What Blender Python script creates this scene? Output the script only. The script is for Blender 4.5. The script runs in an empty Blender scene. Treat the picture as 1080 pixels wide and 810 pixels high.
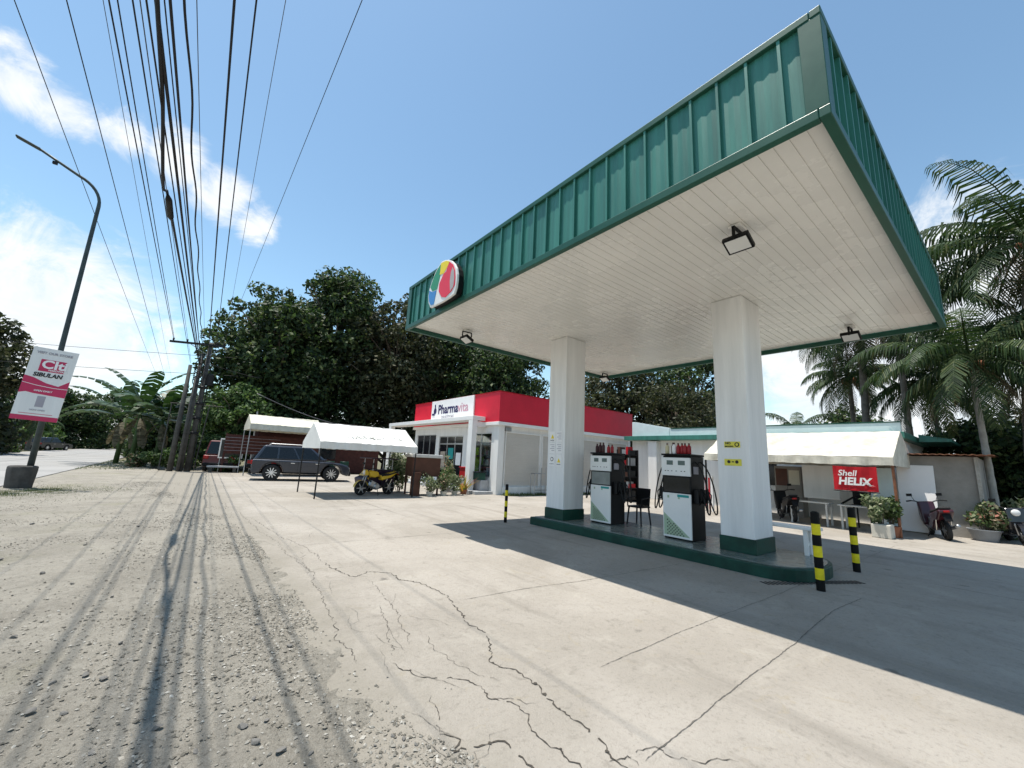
import bpy, math, random
import numpy as np
from mathutils import Matrix, Vector
R = math.radians
rnd = random.Random(11)
scene = bpy.context.scene
COL = scene.collection

# ------------------------------------------------------------------ helpers
class MB:
    """collects shapes and links them as one mesh object"""
    def __init__(s): s.v = []; s.f = []; s.m = []
    def add(s, vs, fs, mi=0):
        b = len(s.v); s.v += [tuple(p) for p in vs]
        for f in fs: s.f.append(tuple(b + i for i in f)); s.m.append(mi)
        return s
    def bx(s, x0, x1, y0, y1, z0, z1, mi=0):
        return s.add([(x0,y0,z0),(x1,y0,z0),(x1,y1,z0),(x0,y1,z0),(x0,y0,z1),(x1,y0,z1),(x1,y1,z1),(x0,y1,z1)],
              [(0,3,2,1),(4,5,6,7),(0,1,5,4),(1,2,6,5),(2,3,7,6),(3,0,4,7)], mi)
    def box(s, c, sz, M=None, mi=0):
        t = MB().bx(-sz[0]/2,sz[0]/2,-sz[1]/2,sz[1]/2,-sz[2]/2,sz[2]/2)
        vs = [Vector(p) for p in t.v]
        if M is not None: vs = [M @ p for p in vs]
        return s.add([p + Vector(c) for p in vs], t.f, mi)
    def tube(s, pts, r, n=8, mi=0, cap=True):
        pts = [Vector(p) for p in pts]; k = len(pts)
        rs = r if isinstance(r, (list, tuple)) else [r]*k
        vs = []; up = None
        for i, p in enumerate(pts):
            d = (pts[min(i+1,k-1)] - pts[max(i-1,0)]).normalized()
            if up is None: up = d.orthogonal().normalized()
            a = (up - d*up.dot(d))
            a = a.normalized() if a.length > 1e-6 else d.orthogonal().normalized()
            up = a; b = d.cross(a)
            for j in range(n):
                t = 2*math.pi*j/n
                vs.append(p + (a*math.cos(t) + b*math.sin(t))*rs[i])
        fs = [(i*n+j, i*n+(j+1)%n, (i+1)*n+(j+1)%n, (i+1)*n+j) for i in range(k-1) for j in range(n)]
        if cap: fs += [tuple(range(n-1,-1,-1)), tuple((k-1)*n+j for j in range(n))]
        return s.add(vs, fs, mi)
    def cyl(s, p0, p1, r0, r1=None, n=14, mi=0): return s.tube([p0,p1],[r0, r0 if r1 is None else r1], n, mi)
    def lathe(s, prof, o=(0,0,0), n=20, mi=0, axis='z', cap=True):
        vs = []; k = len(prof)
        for r, z in prof:
            for j in range(n):
                t = 2*math.pi*j/n; x, y = r*math.cos(t), r*math.sin(t)
                p = (x,y,z) if axis == 'z' else ((x,z,y) if axis == 'y' else (z,x,y))
                vs.append((p[0]+o[0],p[1]+o[1],p[2]+o[2]))
        fs = [(i*n+j, i*n+(j+1)%n, (i+1)*n+(j+1)%n, (i+1)*n+j) for i in range(k-1) for j in range(n)]
        fs += [tuple(range(n-1,-1,-1)), tuple((k-1)*n+j for j in range(n))] if cap else [((k-1)*n+j,(k-1)*n+(j+1)%n,(j+1)%n,j) for j in range(n)]
        return s.add(vs, fs, mi)
    def prism(s, poly, a0, a1, axis='y', mi=0):
        """poly in the plane across `axis`; x: (y,z), y: (x,z), z: (x,y)"""
        def P(p, a): return {'x':(a,p[0],p[1]),'y':(p[0],a,p[1]),'z':(p[0],p[1],a)}[axis]
        n = len(poly)
        vs = [P(p,a0) for p in poly] + [P(p,a1) for p in poly]
        fs = [tuple(range(n)), tuple(range(2*n-1,n-1,-1))] + [(i,(i+1)%n,n+(i+1)%n,n+i) for i in range(n)]
        return s.add(vs, fs, mi)
    def quad(s, a, b, c, d, mi=0): return s.add([a,b,c,d],[(0,1,2,3)],mi)
    def build(s, name, mats, parent=None, bevel=0, smooth=False, world=True, fix=True, seg=2):
        me = bpy.data.meshes.new(name)
        off = Vector((0,0,0))
        if parent is not None and world:
            p = parent
            while p is not None: off += p.location; p = p.parent
        me.from_pydata([tuple(Vector(p)-off) for p in s.v], [], s.f)
        mats = mats if isinstance(mats, (list,tuple)) else [mats]
        for m in mats: me.materials.append(m)
        me.polygons.foreach_set('material_index', s.m)
        if fix:
            import bmesh
            b = bmesh.new(); b.from_mesh(me); bmesh.ops.recalc_face_normals(b, faces=b.faces); b.to_mesh(me); b.free()
        if smooth: me.polygons.foreach_set('use_smooth', [True]*len(me.polygons))
        me.update()
        o = bpy.data.objects.new(name, me); COL.objects.link(o)
        if parent is not None: o.parent = parent
        if bevel:
            md = o.modifiers.new('edges','BEVEL'); md.width = bevel; md.segments = seg; md.limit_method = 'ANGLE'; md.angle_limit = R(35)
        return o

def tag(o, label=None, cat=None, group=None, kind=None):
    if label: o['label'] = label
    if cat: o['category'] = cat
    if group: o['group'] = group
    if kind: o['kind'] = kind
    return o
def thing(name, loc, label, cat, group=None, rz=0):
    o = bpy.data.objects.new(name, None); COL.objects.link(o); o.empty_display_size = .2
    o.location = loc; o.rotation_euler = (0,0,rz)
    return tag(o, label, cat, group)
def one(mb, name, mats, loc, label, cat, group=None, **kw):
    """a thing that is one mesh, its origin put at loc"""
    mb.v = [tuple(Vector(p)-Vector(loc)) for p in mb.v]
    o = mb.build(name, mats, None, **kw); o.location = loc
    return tag(o, label, cat, group)
def copy_tree(o, parent=None):
    c = o.copy(); COL.objects.link(c)
    if parent is not None: c.parent = parent
    for ch in list(o.children): copy_tree(ch, c)
    return c
def np_mesh(name, V, F, mats, parent=None, loc=(0,0,0), smooth=False):
    """V (n,3), F (m,k) arrays"""
    me = bpy.data.meshes.new(name); k = F.shape[1]
    me.vertices.add(len(V)); me.vertices.foreach_set('co', V.astype(np.float32).ravel())
    me.loops.add(F.size); me.loops.foreach_set('vertex_index', F.astype(np.int32).ravel())
    me.polygons.add(len(F)); me.polygons.foreach_set('loop_start', np.arange(len(F),dtype=np.int32)*k)
    me.polygons.foreach_set('loop_total', np.full(len(F),k,dtype=np.int32))
    me.polygons.foreach_set('use_smooth', np.full(len(F),smooth))
    for m in (mats if isinstance(mats,(list,tuple)) else [mats]): me.materials.append(m)
    me.update(calc_edges=True); me.validate()
    o = bpy.data.objects.new(name, me); COL.objects.link(o); o.location = loc
    if parent is not None: o.parent = parent
    return o

# ------------------------------------------------------------------ materials
def nodes(name):
    m = bpy.data.materials.new(name); m.use_nodes = True
    nt = m.node_tree; return m, nt, nt.nodes, nt.links, nt.nodes['Principled BSDF']
def mat(name, c, rough=.6, metal=0., var=.18, scale=2.5, c2=None, bump=0., bscale=30., coat=0., spec=.3, streak=False):
    m, nt, N, L, b = nodes(name)
    tc = N.new('ShaderNodeTexCoord')
    n1 = N.new('ShaderNodeTexNoise'); n1.inputs['Scale'].default_value = scale; n1.inputs['Detail'].default_value = 8; n1.inputs['Roughness'].default_value = .65
    if streak:
        mp = N.new('ShaderNodeMapping'); mp.inputs['Scale'].default_value = (3,3,.25)
        L.new(tc.outputs['Object'], mp.inputs['Vector']); L.new(mp.outputs['Vector'], n1.inputs['Vector'])
    else: L.new(tc.outputs['Object'], n1.inputs['Vector'])
    r = N.new('ShaderNodeValToRGB'); r.color_ramp.elements[0].position = .3; r.color_ramp.elements[1].position = .7
    lo = [x*(1-var) for x in c]; hi = [min(1,x*(1+var)) for x in c] if c2 is None else list(c2)
    r.color_ramp.elements[0].color = (*lo,1); r.color_ramp.elements[1].color = (*hi,1)
    L.new(n1.outputs['Fac'], r.inputs['Fac']); L.new(r.outputs['Color'], b.inputs['Base Color'])
    b.inputs['Metallic'].default_value = metal; b.inputs['Specular IOR Level'].default_value = spec
    mr = N.new('ShaderNodeMapRange'); mr.inputs['To Min'].default_value = max(.03,rough-.1); mr.inputs['To Max'].default_value = min(1,rough+.12)
    L.new(n1.outputs['Fac'], mr.inputs['Value']); L.new(mr.outputs['Result'], b.inputs['Roughness'])
    if coat: b.inputs['Coat Weight'].default_value = coat; b.inputs['Coat Roughness'].default_value = .08
    if bump:
        n2 = N.new('ShaderNodeTexNoise'); n2.inputs['Scale'].default_value = bscale; n2.inputs['Detail'].default_value = 6
        L.new(tc.outputs['Object'], n2.inputs['Vector'])
        bp = N.new('ShaderNodeBump'); bp.inputs['Strength'].default_value = bump; bp.inputs['Distance'].default_value = .02
        L.new(n2.outputs['Fac'], bp.inputs['Height']); L.new(bp.outputs['Normal'], b.inputs['Normal'])
    return m
def leaf_mat(name, stops, rough=.6, trans=.3):
    m, nt, N, L, b = nodes(name)
    g = N.new('ShaderNodeNewGeometry'); r = N.new('ShaderNodeValToRGB')
    cr = r.color_ramp
    cr.elements[0].position = stops[0][0]; cr.elements[0].color = (*stops[0][1],1)
    cr.elements[1].position = stops[-1][0]; cr.elements[1].color = (*stops[-1][1],1)
    for p, c in stops[1:-1]:
        e = cr.elements.new(p); e.color = (*c,1)
    L.new(g.outputs['Random Per Island'], r.inputs['Fac']); L.new(r.outputs['Color'], b.inputs['Base Color'])
    b.inputs['Roughness'].default_value = rough; b.inputs['Specular IOR Level'].default_value = .3
    t = N.new('ShaderNodeBsdfTranslucent'); mx = N.new('ShaderNodeMixShader'); mx.inputs['Fac'].default_value = trans
    hs = N.new('ShaderNodeHueSaturation'); hs.inputs['Value'].default_value = 1.5; hs.inputs['Saturation'].default_value = 1.15
    L.new(r.outputs['Color'], hs.inputs['Color']); L.new(hs.outputs['Color'], t.inputs['Color'])
    L.new(b.outputs['BSDF'], mx.inputs[1]); L.new(t.outputs['BSDF'], mx.inputs[2])
    L.new(mx.outputs['Shader'], N['Material Output'].inputs['Surface'])
    return m
def pane_mat(name, fac=.15):
    m, nt, N, L, b = nodes(name)
    t = N.new('ShaderNodeBsdfTransparent'); g = N.new('ShaderNodeBsdfGlossy'); g.inputs['Roughness'].default_value = .03
    t.inputs['Color'].default_value = (.75,.8,.8,1)
    mx = N.new('ShaderNodeMixShader'); mx.inputs['Fac'].default_value = fac
    L.new(t.outputs['BSDF'], mx.inputs[1]); L.new(g.outputs['BSDF'], mx.inputs[2]); L.new(mx.outputs['Shader'], N['Material Output'].inputs['Surface'])
    return m
def ground_mat(name, base, alt, dark, light, s_big, rough=.9, bump=.35, bscale=120, speck=.5, tint=None, rich=False):
    m, nt, N, L, b = nodes(name)
    tc = N.new('ShaderNodeTexCoord')
    def noise(sc, det=9, ro=.62, dist=0.):
        n = N.new('ShaderNodeTexNoise'); n.inputs['Scale'].default_value = sc; n.inputs['Detail'].default_value = det
        n.inputs['Roughness'].default_value = ro; n.inputs['Distortion'].default_value = dist
        L.new(tc.outputs['Object'], n.inputs['Vector']); return n.outputs['Fac']
    def ramp(f, p0, p1):
        r = N.new('ShaderNodeMapRange'); r.interpolation_type = 'SMOOTHSTEP'
        r.inputs['From Min'].default_value = p0; r.inputs['From Max'].default_value = p1; L.new(f, r.inputs['Value']); return r.outputs['Result']
    def mix(f, a, c, k=1.):
        x = N.new('ShaderNodeMix'); x.data_type = 'RGBA'
        mm = N.new('ShaderNodeMath'); mm.operation = 'MULTIPLY'; mm.inputs[1].default_value = k; L.new(f, mm.inputs[0]); L.new(mm.outputs[0], x.inputs[0])
        for i, q in ((6,a),(7,c)):
            if isinstance(q, tuple): x.inputs[i].default_value = (*q,1)
            else: L.new(q, x.inputs[i])
        return x.outputs[2]
    c = mix(ramp(noise(s_big,6,.6,.6), .38, .62), base, alt)
    c = mix(ramp(noise(s_big*3.1,8,.7,.3), .52, .75), c, light, .55)
    c = mix(ramp(noise(s_big*1.7,10,.75,1.2), .56, .72), c, dark, .45)
    c = mix(ramp(noise(38,6,.7), .55, .72), c, dark, speck)
    c = mix(ramp(noise(140,3,.6), .56, .7), c, light, speck*.8)
    if tint: c = mix(ramp(noise(s_big*.6,5,.6,.8), .55, .7), c, tint, .6)
    if tint: c = mix(ramp(noise(11,9,.78,.6), .5, .66), c, dark, .6); c = mix(ramp(noise(24,8,.8), .52, .64), c, light, .45)
    if rich:
        def stretched(sc, ro, det):
            q = N.new('ShaderNodeMapping'); q.inputs['Scale'].default_value = sc; L.new(tc.outputs['Object'], q.inputs['Vector'])
            n = N.new('ShaderNodeTexNoise'); n.inputs['Scale'].default_value = 1.; n.inputs['Detail'].default_value = det; n.inputs['Roughness'].default_value = ro; n.inputs['Distortion'].default_value = .4
            L.new(q.outputs['Vector'], n.inputs['Vector']); return n.outputs['Fac']
        c = mix(ramp(stretched((1.6,.16,1),.65,8), .52, .72), c, dark, .42)          # tyre dust along the lane
        c = mix(ramp(stretched((.35,2.2,1),.7,9), .56, .74), c, light, .5)           # trowel and wash marks
        c = mix(ramp(noise(6.5,9,.72,.8), .54, .7), c, dark, .42)
        c = mix(ramp(noise(2.4,10,.7,1.6), .58, .68), c, (.30,.255,.18), .4)         # dusty stains
        sx_ = N.new('ShaderNodeSeparateXYZ'); L.new(tc.outputs['Object'], sx_.inputs[0])
        ed_ = N.new('ShaderNodeMath'); ed_.operation = 'MULTIPLY_ADD'; ed_.inputs[1].default_value = 1.7; L.new(noise(1.9,9,.7,.5), ed_.inputs[0]); L.new(sx_.outputs[0], ed_.inputs[2])
        c = mix(ramp(ed_.outputs[0], 2.75, 1.85), c, (.245,.222,.182), .85)
        c = mix(ramp(noise(21,8,.75), .5, .66), c, dark, .28)
        vo = N.new('ShaderNodeTexVoronoi'); vo.inputs['Scale'].default_value = 1.15; L.new(tc.outputs['Object'], vo.inputs['Vector'])
        ad_ = N.new('ShaderNodeMath'); ad_.operation = 'MULTIPLY_ADD'; ad_.inputs[1].default_value = .22; L.new(noise(14,6,.7), ad_.inputs[0]); L.new(vo.outputs['Distance'], ad_.inputs[2])
        c = mix(ramp(ad_.outputs[0], .205, .135), c, (.06,.055,.048), .55)             # oil drips
    L.new(c, b.inputs['Base Color']); b.inputs['Roughness'].default_value = rough; b.inputs['Specular IOR Level'].default_value = .3
    h1 = noise(bscale,8,.7); h2 = noise(bscale*.12,6,.7)
    ad = N.new('ShaderNodeMath'); ad.operation = 'MULTIPLY_ADD'; ad.inputs[1].default_value = .5; L.new(h1, ad.inputs[0]); L.new(h2, ad.inputs[2])
    bp = N.new('ShaderNodeBump'); bp.inputs['Strength'].default_value = bump; bp.inputs['Distance'].default_value = .05
    L.new(ad.outputs[0], bp.inputs['Height']); L.new(bp.outputs['Normal'], b.inputs['Normal'])
    return m

M = dict(
 concrete=ground_mat('weathered_concrete', (.30,.270,.230), (.36,.326,.283), (.15,.133,.11), (.43,.395,.34), .45, bump=.55, bscale=60, speck=.5, rich=True),
 road=ground_mat('road_concrete', (.27,.263,.25), (.31,.30,.285), (.19,.185,.175), (.36,.35,.335), .3, bump=.1, speck=.2),
 dirt=ground_mat('dirt_and_gravel', (.255,.232,.192), (.315,.288,.24), (.13,.118,.094), (.40,.37,.315), .8, bump=1., bscale=60, speck=.95, tint=(.235,.222,.15)),
 soil=ground_mat('soil_and_grass', (.10,.10,.05), (.16,.14,.09), (.05,.05,.03), (.22,.2,.13), .5, bump=.6),
 crack=mat('crack_dark', (.06,.052,.042), .95),
 seam=mat('joint_dust', (.115,.105,.09), .95),
 white=mat('white_paint', (.78,.77,.74), .45, var=.05, scale=1.3, bump=.05),
 wallwhite=mat('white_wall_paint', (.74,.73,.70), .7, var=.09, scale=.9, bump=.1, streak=True),
 colwhite=mat('column_paint', (.76,.75,.73), .5, var=.12, scale=1.3, bump=.06, streak=True),
 ceil=mat('ceiling_panel_paint', (.80,.78,.73), .26, var=.06, scale=.9, bump=.10, bscale=2.2),
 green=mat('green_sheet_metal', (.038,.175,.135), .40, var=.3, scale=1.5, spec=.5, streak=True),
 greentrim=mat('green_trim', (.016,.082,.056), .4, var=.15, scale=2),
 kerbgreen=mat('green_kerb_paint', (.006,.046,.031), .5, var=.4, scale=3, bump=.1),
 isltop=mat('island_top', (.16,.18,.165), .22, var=.35, scale=2, bump=.06),
 red=mat('red_cladding', (.60,.018,.04), .42, var=.10, scale=1.2),
 redsign=mat('red_banner', (.42,.008,.015), .5, var=.12),
 pink=mat('crimson_print', (.50,.035,.10), .55, var=.08),
 black=mat('black_plastic', (.006,.006,.0065), .5, var=.3, spec=.2),
 rubber=mat('black_rubber', (.018,.018,.018), .75, var=.3),
 dark=mat('dark_metal', (.015,.015,.016), .5, metal=.2, var=.3),
 steel=mat('grey_steel', (.35,.36,.37), .35, metal=.8, var=.2),
 alu=mat('aluminium', (.62,.62,.62), .3, metal=.85, var=.1),
 chrome=mat('polished_metal', (.75,.75,.75), .12, metal=1., var=.05),
 rust=mat('rusty_metal', (.20,.085,.045), .8, var=.45, scale=6, bump=.3),
 yellow=mat('yellow_paint', (.74,.60,.012), .5, var=.2, scale=7),
 sticker=mat('yellow_sticker', (.70,.62,.08), .5, var=.08),
 blackpaint=mat('black_paint', (.006,.006,.006), .6, var=.3, spec=.15),
 glass=mat('dark_window_glass', (.008,.010,.013), .06, var=.2, spec=.4),
 screen=mat('display_glass', (.22,.24,.23), .12, var=.2),
 lcd=mat('lcd_panel', (.10,.14,.13), .2, var=.2),
 teal=mat('teal_sticker', (.02,.28,.27), .45, var=.1),
 palegreen=mat('pale_green_print', (.36,.46,.32), .45, var=.1),
 paleblue=mat('pale_blue_paint', (.62,.71,.70), .55, var=.08),
 canvas=mat('white_tarpaulin', (.70,.69,.65), .6, var=.1, scale=1.6, bump=.15, bscale=6),
 oldcanvas=mat('stained_tarpaulin', (.46,.435,.36), .75, var=.12, scale=2.6, c2=(.66,.635,.55), bump=.25, bscale=6),
 cream=mat('cream_tarpaulin', (.58,.555,.45), .65, var=.1, scale=2, bump=.2, bscale=5),
 brown=mat('brown_board', (.085,.035,.022), .55, var=.25),
 darkwood=mat('dark_red_boards', (.075,.026,.02), .7, var=.4, scale=5),
 roofgrey=mat('grey_roof_sheet', (.06,.06,.062), .6, var=.25),
 greywall=mat('bare_plaster', (.27,.255,.23), .9, var=.22, scale=1.4, bump=.3),
 concpole=mat('pole_concrete', (.075,.072,.066), .9, var=.4, scale=3, bump=.2),
 concblock=mat('concrete_block', (.075,.071,.064), .95, var=.35, scale=4, bump=.5),
 lamppole=mat('painted_steel_pole', (.05,.065,.065), .5, metal=.3, var=.35, scale=4),
 wire=mat('cable_sheath', (.01,.01,.012), .55, var=.2),
 wiregrey=mat('bare_conductor', (.10,.10,.11), .45, metal=.5, var=.2),
 bark=mat('bark', (.09,.07,.05), .95, var=.4, scale=5, bump=.6),
 palmbark=mat('palm_trunk', (.17,.145,.115), .95, var=.35, scale=6, bump=.6),
 whitewash=mat('whitewashed_trunk', (.33,.315,.28), .9, var=.25, scale=5, bump=.4),
 suv=mat('blue_grey_car_paint', (.030,.034,.045), .3, metal=.35, var=.08, coat=.8),
 darkcar=mat('black_car_paint', (.015,.016,.02), .3, metal=.2, var=.1, coat=.8),
 redcar=mat('faded_red_car_paint', (.10,.016,.018), .4, var=.15, coat=.3),
 silvercar=mat('silver_car_paint', (.30,.31,.32), .35, metal=.5, var=.1, coat=.5),
 lampglass=mat('lamp_glass', (.7,.7,.68), .12, var=.05),
 taillight=mat('tail_light_red', (.35,.01,.01), .2, var=.1),
 maroon=mat('maroon_plastic', (.045,.010,.016), .3, var=.2, coat=.5),
 motoyellow=mat('yellow_fairing', (.62,.40,.02), .35, var=.1, coat=.4),
 purple=mat('dark_purple_plastic', (.03,.015,.04), .35, var=.2),
 pot=mat('pale_plastic_pot', (.55,.52,.45), .6, var=.15),
 greytub=mat('grey_tub', (.22,.23,.24), .6, var=.2),
 terracotta=mat('clay_pot', (.28,.11,.06), .8, var=.2),
 lime=mat('lime_goods', (.38,.55,.03), .5, var=.15), goods=mat('mixed_goods', (.25,.2,.3), .5, var=.6, scale=9, c2=(.6,.5,.35)),
 navy=mat('navy_letter', (.03,.025,.09), .5, var=.05), greyletter=mat('grey_letter', (.35,.33,.36), .5, var=.05),
 pinkletter=mat('rose_letter', (.55,.30,.36), .5, var=.05), faint=mat('faded_letter', (.58,.58,.54), .7, var=.05),
 wletter=mat('white_letter', (.82,.80,.78), .5, var=.03), bletter=mat('black_letter', (.02,.02,.02), .5, var=.05),
 lgreen=mat('logo_green', (.03,.25,.12), .4, var=.05), lyellow=mat('logo_yellow', (.80,.62,.02), .4, var=.05),
 lred=mat('logo_red', (.72,.03,.06), .4, var=.06), lblue=mat('logo_blue', (.05,.22,.50), .4, var=.05), lgrey=mat('logo_grey', (.40,.36,.34), .4, var=.05),
 shutter=mat('pale_shutter', (.50,.47,.42), .6, var=.08, scale=1.1), steppaint=mat('grey_plinth', (.36,.37,.38), .8, var=.15),
 stone=mat('loose_stone', (.20,.188,.17), .95, var=.35, scale=14, bump=.5, bscale=60),
 pebble=leaf_mat('pebbles', [(0,(.11,.10,.082)),(.5,(.245,.224,.186)),(.88,(.34,.315,.27)),(1,(.46,.435,.385))], rough=.95, trans=0.),
 bottlered=mat('red_bottle', (.30,.015,.02), .3, var=.1), bottledark=mat('dark_bottle', (.05,.012,.015), .3, var=.1),
 bottlecream=mat('cream_bottle', (.55,.48,.30), .4, var=.1), tabletop=mat('white_table', (.55,.55,.53), .5, var=.1), pane=pane_mat('clear_shop_glass'),
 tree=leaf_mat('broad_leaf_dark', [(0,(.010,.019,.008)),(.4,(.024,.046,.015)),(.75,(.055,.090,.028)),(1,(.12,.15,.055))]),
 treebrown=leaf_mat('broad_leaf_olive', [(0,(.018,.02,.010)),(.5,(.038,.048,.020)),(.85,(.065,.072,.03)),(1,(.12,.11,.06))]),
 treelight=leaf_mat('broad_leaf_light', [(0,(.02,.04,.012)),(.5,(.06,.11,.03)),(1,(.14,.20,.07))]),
 bush=leaf_mat('shrub_leaf', [(0,(.02,.038,.012)),(.6,(.06,.10,.03)),(1,(.13,.18,.07))]),
 paleplant=leaf_mat('pale_variegated_leaf', [(0,(.04,.07,.025)),(.5,(.13,.17,.08)),(1,(.36,.36,.24))]),
 croton=leaf_mat('red_and_yellow_leaf', [(0,(.25,.03,.02)),(.5,(.30,.22,.06)),(1,(.10,.16,.04))]),
 flower=leaf_mat('flowering_leaf', [(0,(.04,.07,.025)),(.62,(.11,.15,.06)),(.8,(.36,.34,.22)),(.92,(.34,.14,.10)),(1,(.40,.32,.22))]),
 palm=leaf_mat('palm_leaflet', [(0,(.014,.03,.010)),(.5,(.03,.058,.018)),(.85,(.055,.085,.028)),(1,(.11,.12,.05))], trans=.25),
 deadpalm=leaf_mat('dry_palm_leaflet', [(0,(.06,.045,.025)),(1,(.17,.125,.07))], trans=.2),
 banana=leaf_mat('banana_leaf', [(0,(.012,.03,.01)),(1,(.04,.075,.022))], rough=.4, trans=.2),
 deadleaf=leaf_mat('dry_banana_leaf', [(0,(.06,.05,.03)),(1,(.16,.14,.09))]),
 grass=leaf_mat('grass_blade', [(0,(.05,.08,.025)),(1,(.15,.17,.07))]),
)

def text(s, size, m, origin, xa, ya, parent, name='lettering', ext=.004, bold=0., shear=0., align='LEFT', xs=1.):
    """writing as a thin mesh; xa, ya: world directions of the baseline and of 'up'"""
    cu = bpy.data.curves.new(name,'FONT'); cu.body = s; cu.size = size; cu.extrude = ext; cu.offset = bold; cu.shear = shear; cu.align_x = align; cu.resolution_u = 3
    t = bpy.data.objects.new(name, cu); COL.objects.link(t)
    dg = bpy.context.evaluated_depsgraph_get(); me = bpy.data.meshes.new_from_object(t.evaluated_get(dg))
    bpy.data.objects.remove(t); bpy.data.curves.remove(cu)
    me.name = name; xa = Vector(xa).normalized(); ya = Vector(ya).normalized(); za = xa.cross(ya)
    off = Vector((0,0,0)); p = parent
    while p is not None: off += p.location; p = p.parent
    mx = Matrix((( xa.x*xs,ya.x,za.x),(xa.y*xs,ya.y,za.y),(xa.z*xs,ya.z,za.z))).to_4x4(); mx.translation = Vector(origin)-off
    me.transform(mx); me.materials.clear(); me.materials.append(m)
    o = bpy.data.objects.new(name, me); COL.objects.link(o); o.parent = parent
    return o
NX = ((0,-1,0),(0,0,1))      # text on a face looking towards -X
NY = ((1,0,0),(0,0,1))       # text on a face looking towards -Y

# ------------------------------------------------------------------ numpy noise
def vnoise(x, y, sc, seed):
    g = np.random.default_rng(seed).random((256,256))
    x = x*sc + 57.3; y = y*sc + 91.7
    xi = np.floor(x).astype(int); yi = np.floor(y).astype(int); fx = x-xi; fy = y-yi
    fx = fx*fx*(3-2*fx); fy = fy*fy*(3-2*fy)
    a = g[xi%256,yi%256]; b = g[(xi+1)%256,yi%256]; c = g[xi%256,(yi+1)%256]; d = g[(xi+1)%256,(yi+1)%256]
    return (a*(1-fx)+b*fx)*(1-fy) + (c*(1-fx)+d*fx)*fy - .5

# ------------------------------------------------------------------ ground, road, apron, verge
def sheet(name, x0, x1, y0, y1, z, m):
    o = MB().quad((x0,y0,z),(x1,y0,z),(x1,y1,z),(x0,y1,z)).build(name, m, fix=False); o['kind'] = 'structure'; return o
sheet('ground', -600, 600, -400, 900, -.06, M['soil'])
EDGE = [(-14,1.75),(0,1.65),(1.99,1.48),(2.18,1.45),(2.46,1.32),(3.42,1.30),(4.07,1.22),(6,1.25),(9.08,1.22),(11.5,.98),(14.9,.1),(20,-.25),(29.9,-.6),(32,-.7)]
ey = np.array([p[0] for p in EDGE]); ex = np.array([p[1] for p in EDGE])

CR = [
[(1.87,6.58),(1.9,5.97),(2.02,5.68),(2.23,5.83),(2.5,5.65),(2.48,5.27),(2.66,4.94),(2.68,4.4),(2.52,3.91),(2.44,3.64),(2.46,3.36),(2.31,3.06),(2.21,2.88),(2.23,2.75),(2.27,2.62),(2.27,2.41),(2.21,2.16),(2.2,1.94),(2.16,1.81),(2.1,1.5)],
[(2.12,5.53),(2.1,4.98),(2.03,4.62),(2.02,4.27),(1.88,3.81),(1.79,3.48)],
[(1.93,4.53),(1.78,3.99),(1.69,3.63),(1.58,3.36)],
[(2.03,3.62),(1.91,3.31),(1.94,3.13),(1.95,2.86),(2.11,2.62)],
[(1.54,3.27),(1.63,3.03),(1.82,2.83),(1.9,2.62),(1.87,2.46),(1.97,2.35),(1.98,2.19),(1.93,2.05),(1.92,1.91),(1.94,1.68),(1.9,1.4)],
[(1.86,2.47),(1.98,2.36),(2.11,2.24)],
[(1.42,2.33),(1.47,2.23),(1.43,2.16),(1.56,2.13),(1.69,2.06),(1.69,1.96),(1.71,1.84),(1.75,1.5)],
[(1.57,2.72),(1.5,2.53),(1.42,2.33)],
[(2.08,1.66),(2.21,1.59),(2.19,1.51)],[(2.2,1.58),(2.39,1.53),(2.38,1.48),(2.7,1.2)],
[(1.39,4.33),(1.29,3.98),(1.34,3.63),(1.31,3.41)],
[(1.49,11.3),(1.67,8.85),(1.88,7.61),(1.87,6.58)],
[(1.75,7.4),(1.6,6.7),(1.62,6.1),(1.5,5.6),(1.46,5.0),(1.39,4.33)],
[(1.35,12.5),(1.42,9.6),(1.55,8.3),(1.5,7.3),(1.62,6.1)],
]
CRW = [.012,.005,.005,.004,.009,.006,.012,.005,.010,.007,.007,.006,.005,.005]
FINE = [([(2.88,2.33),(3.92,2.35),(4.98,2.34),(6.52,2.3),(14,2.25)],.007),([(2.26,1.51),(2.95,1.54),(3.59,1.57),(4.41,1.58),(6.4,1.67),(7.5,1.6)],.008),
        ([(2.73,4.22),(3.69,4.18),(4.66,4.05),(7,3.9)],.009)]
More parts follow.
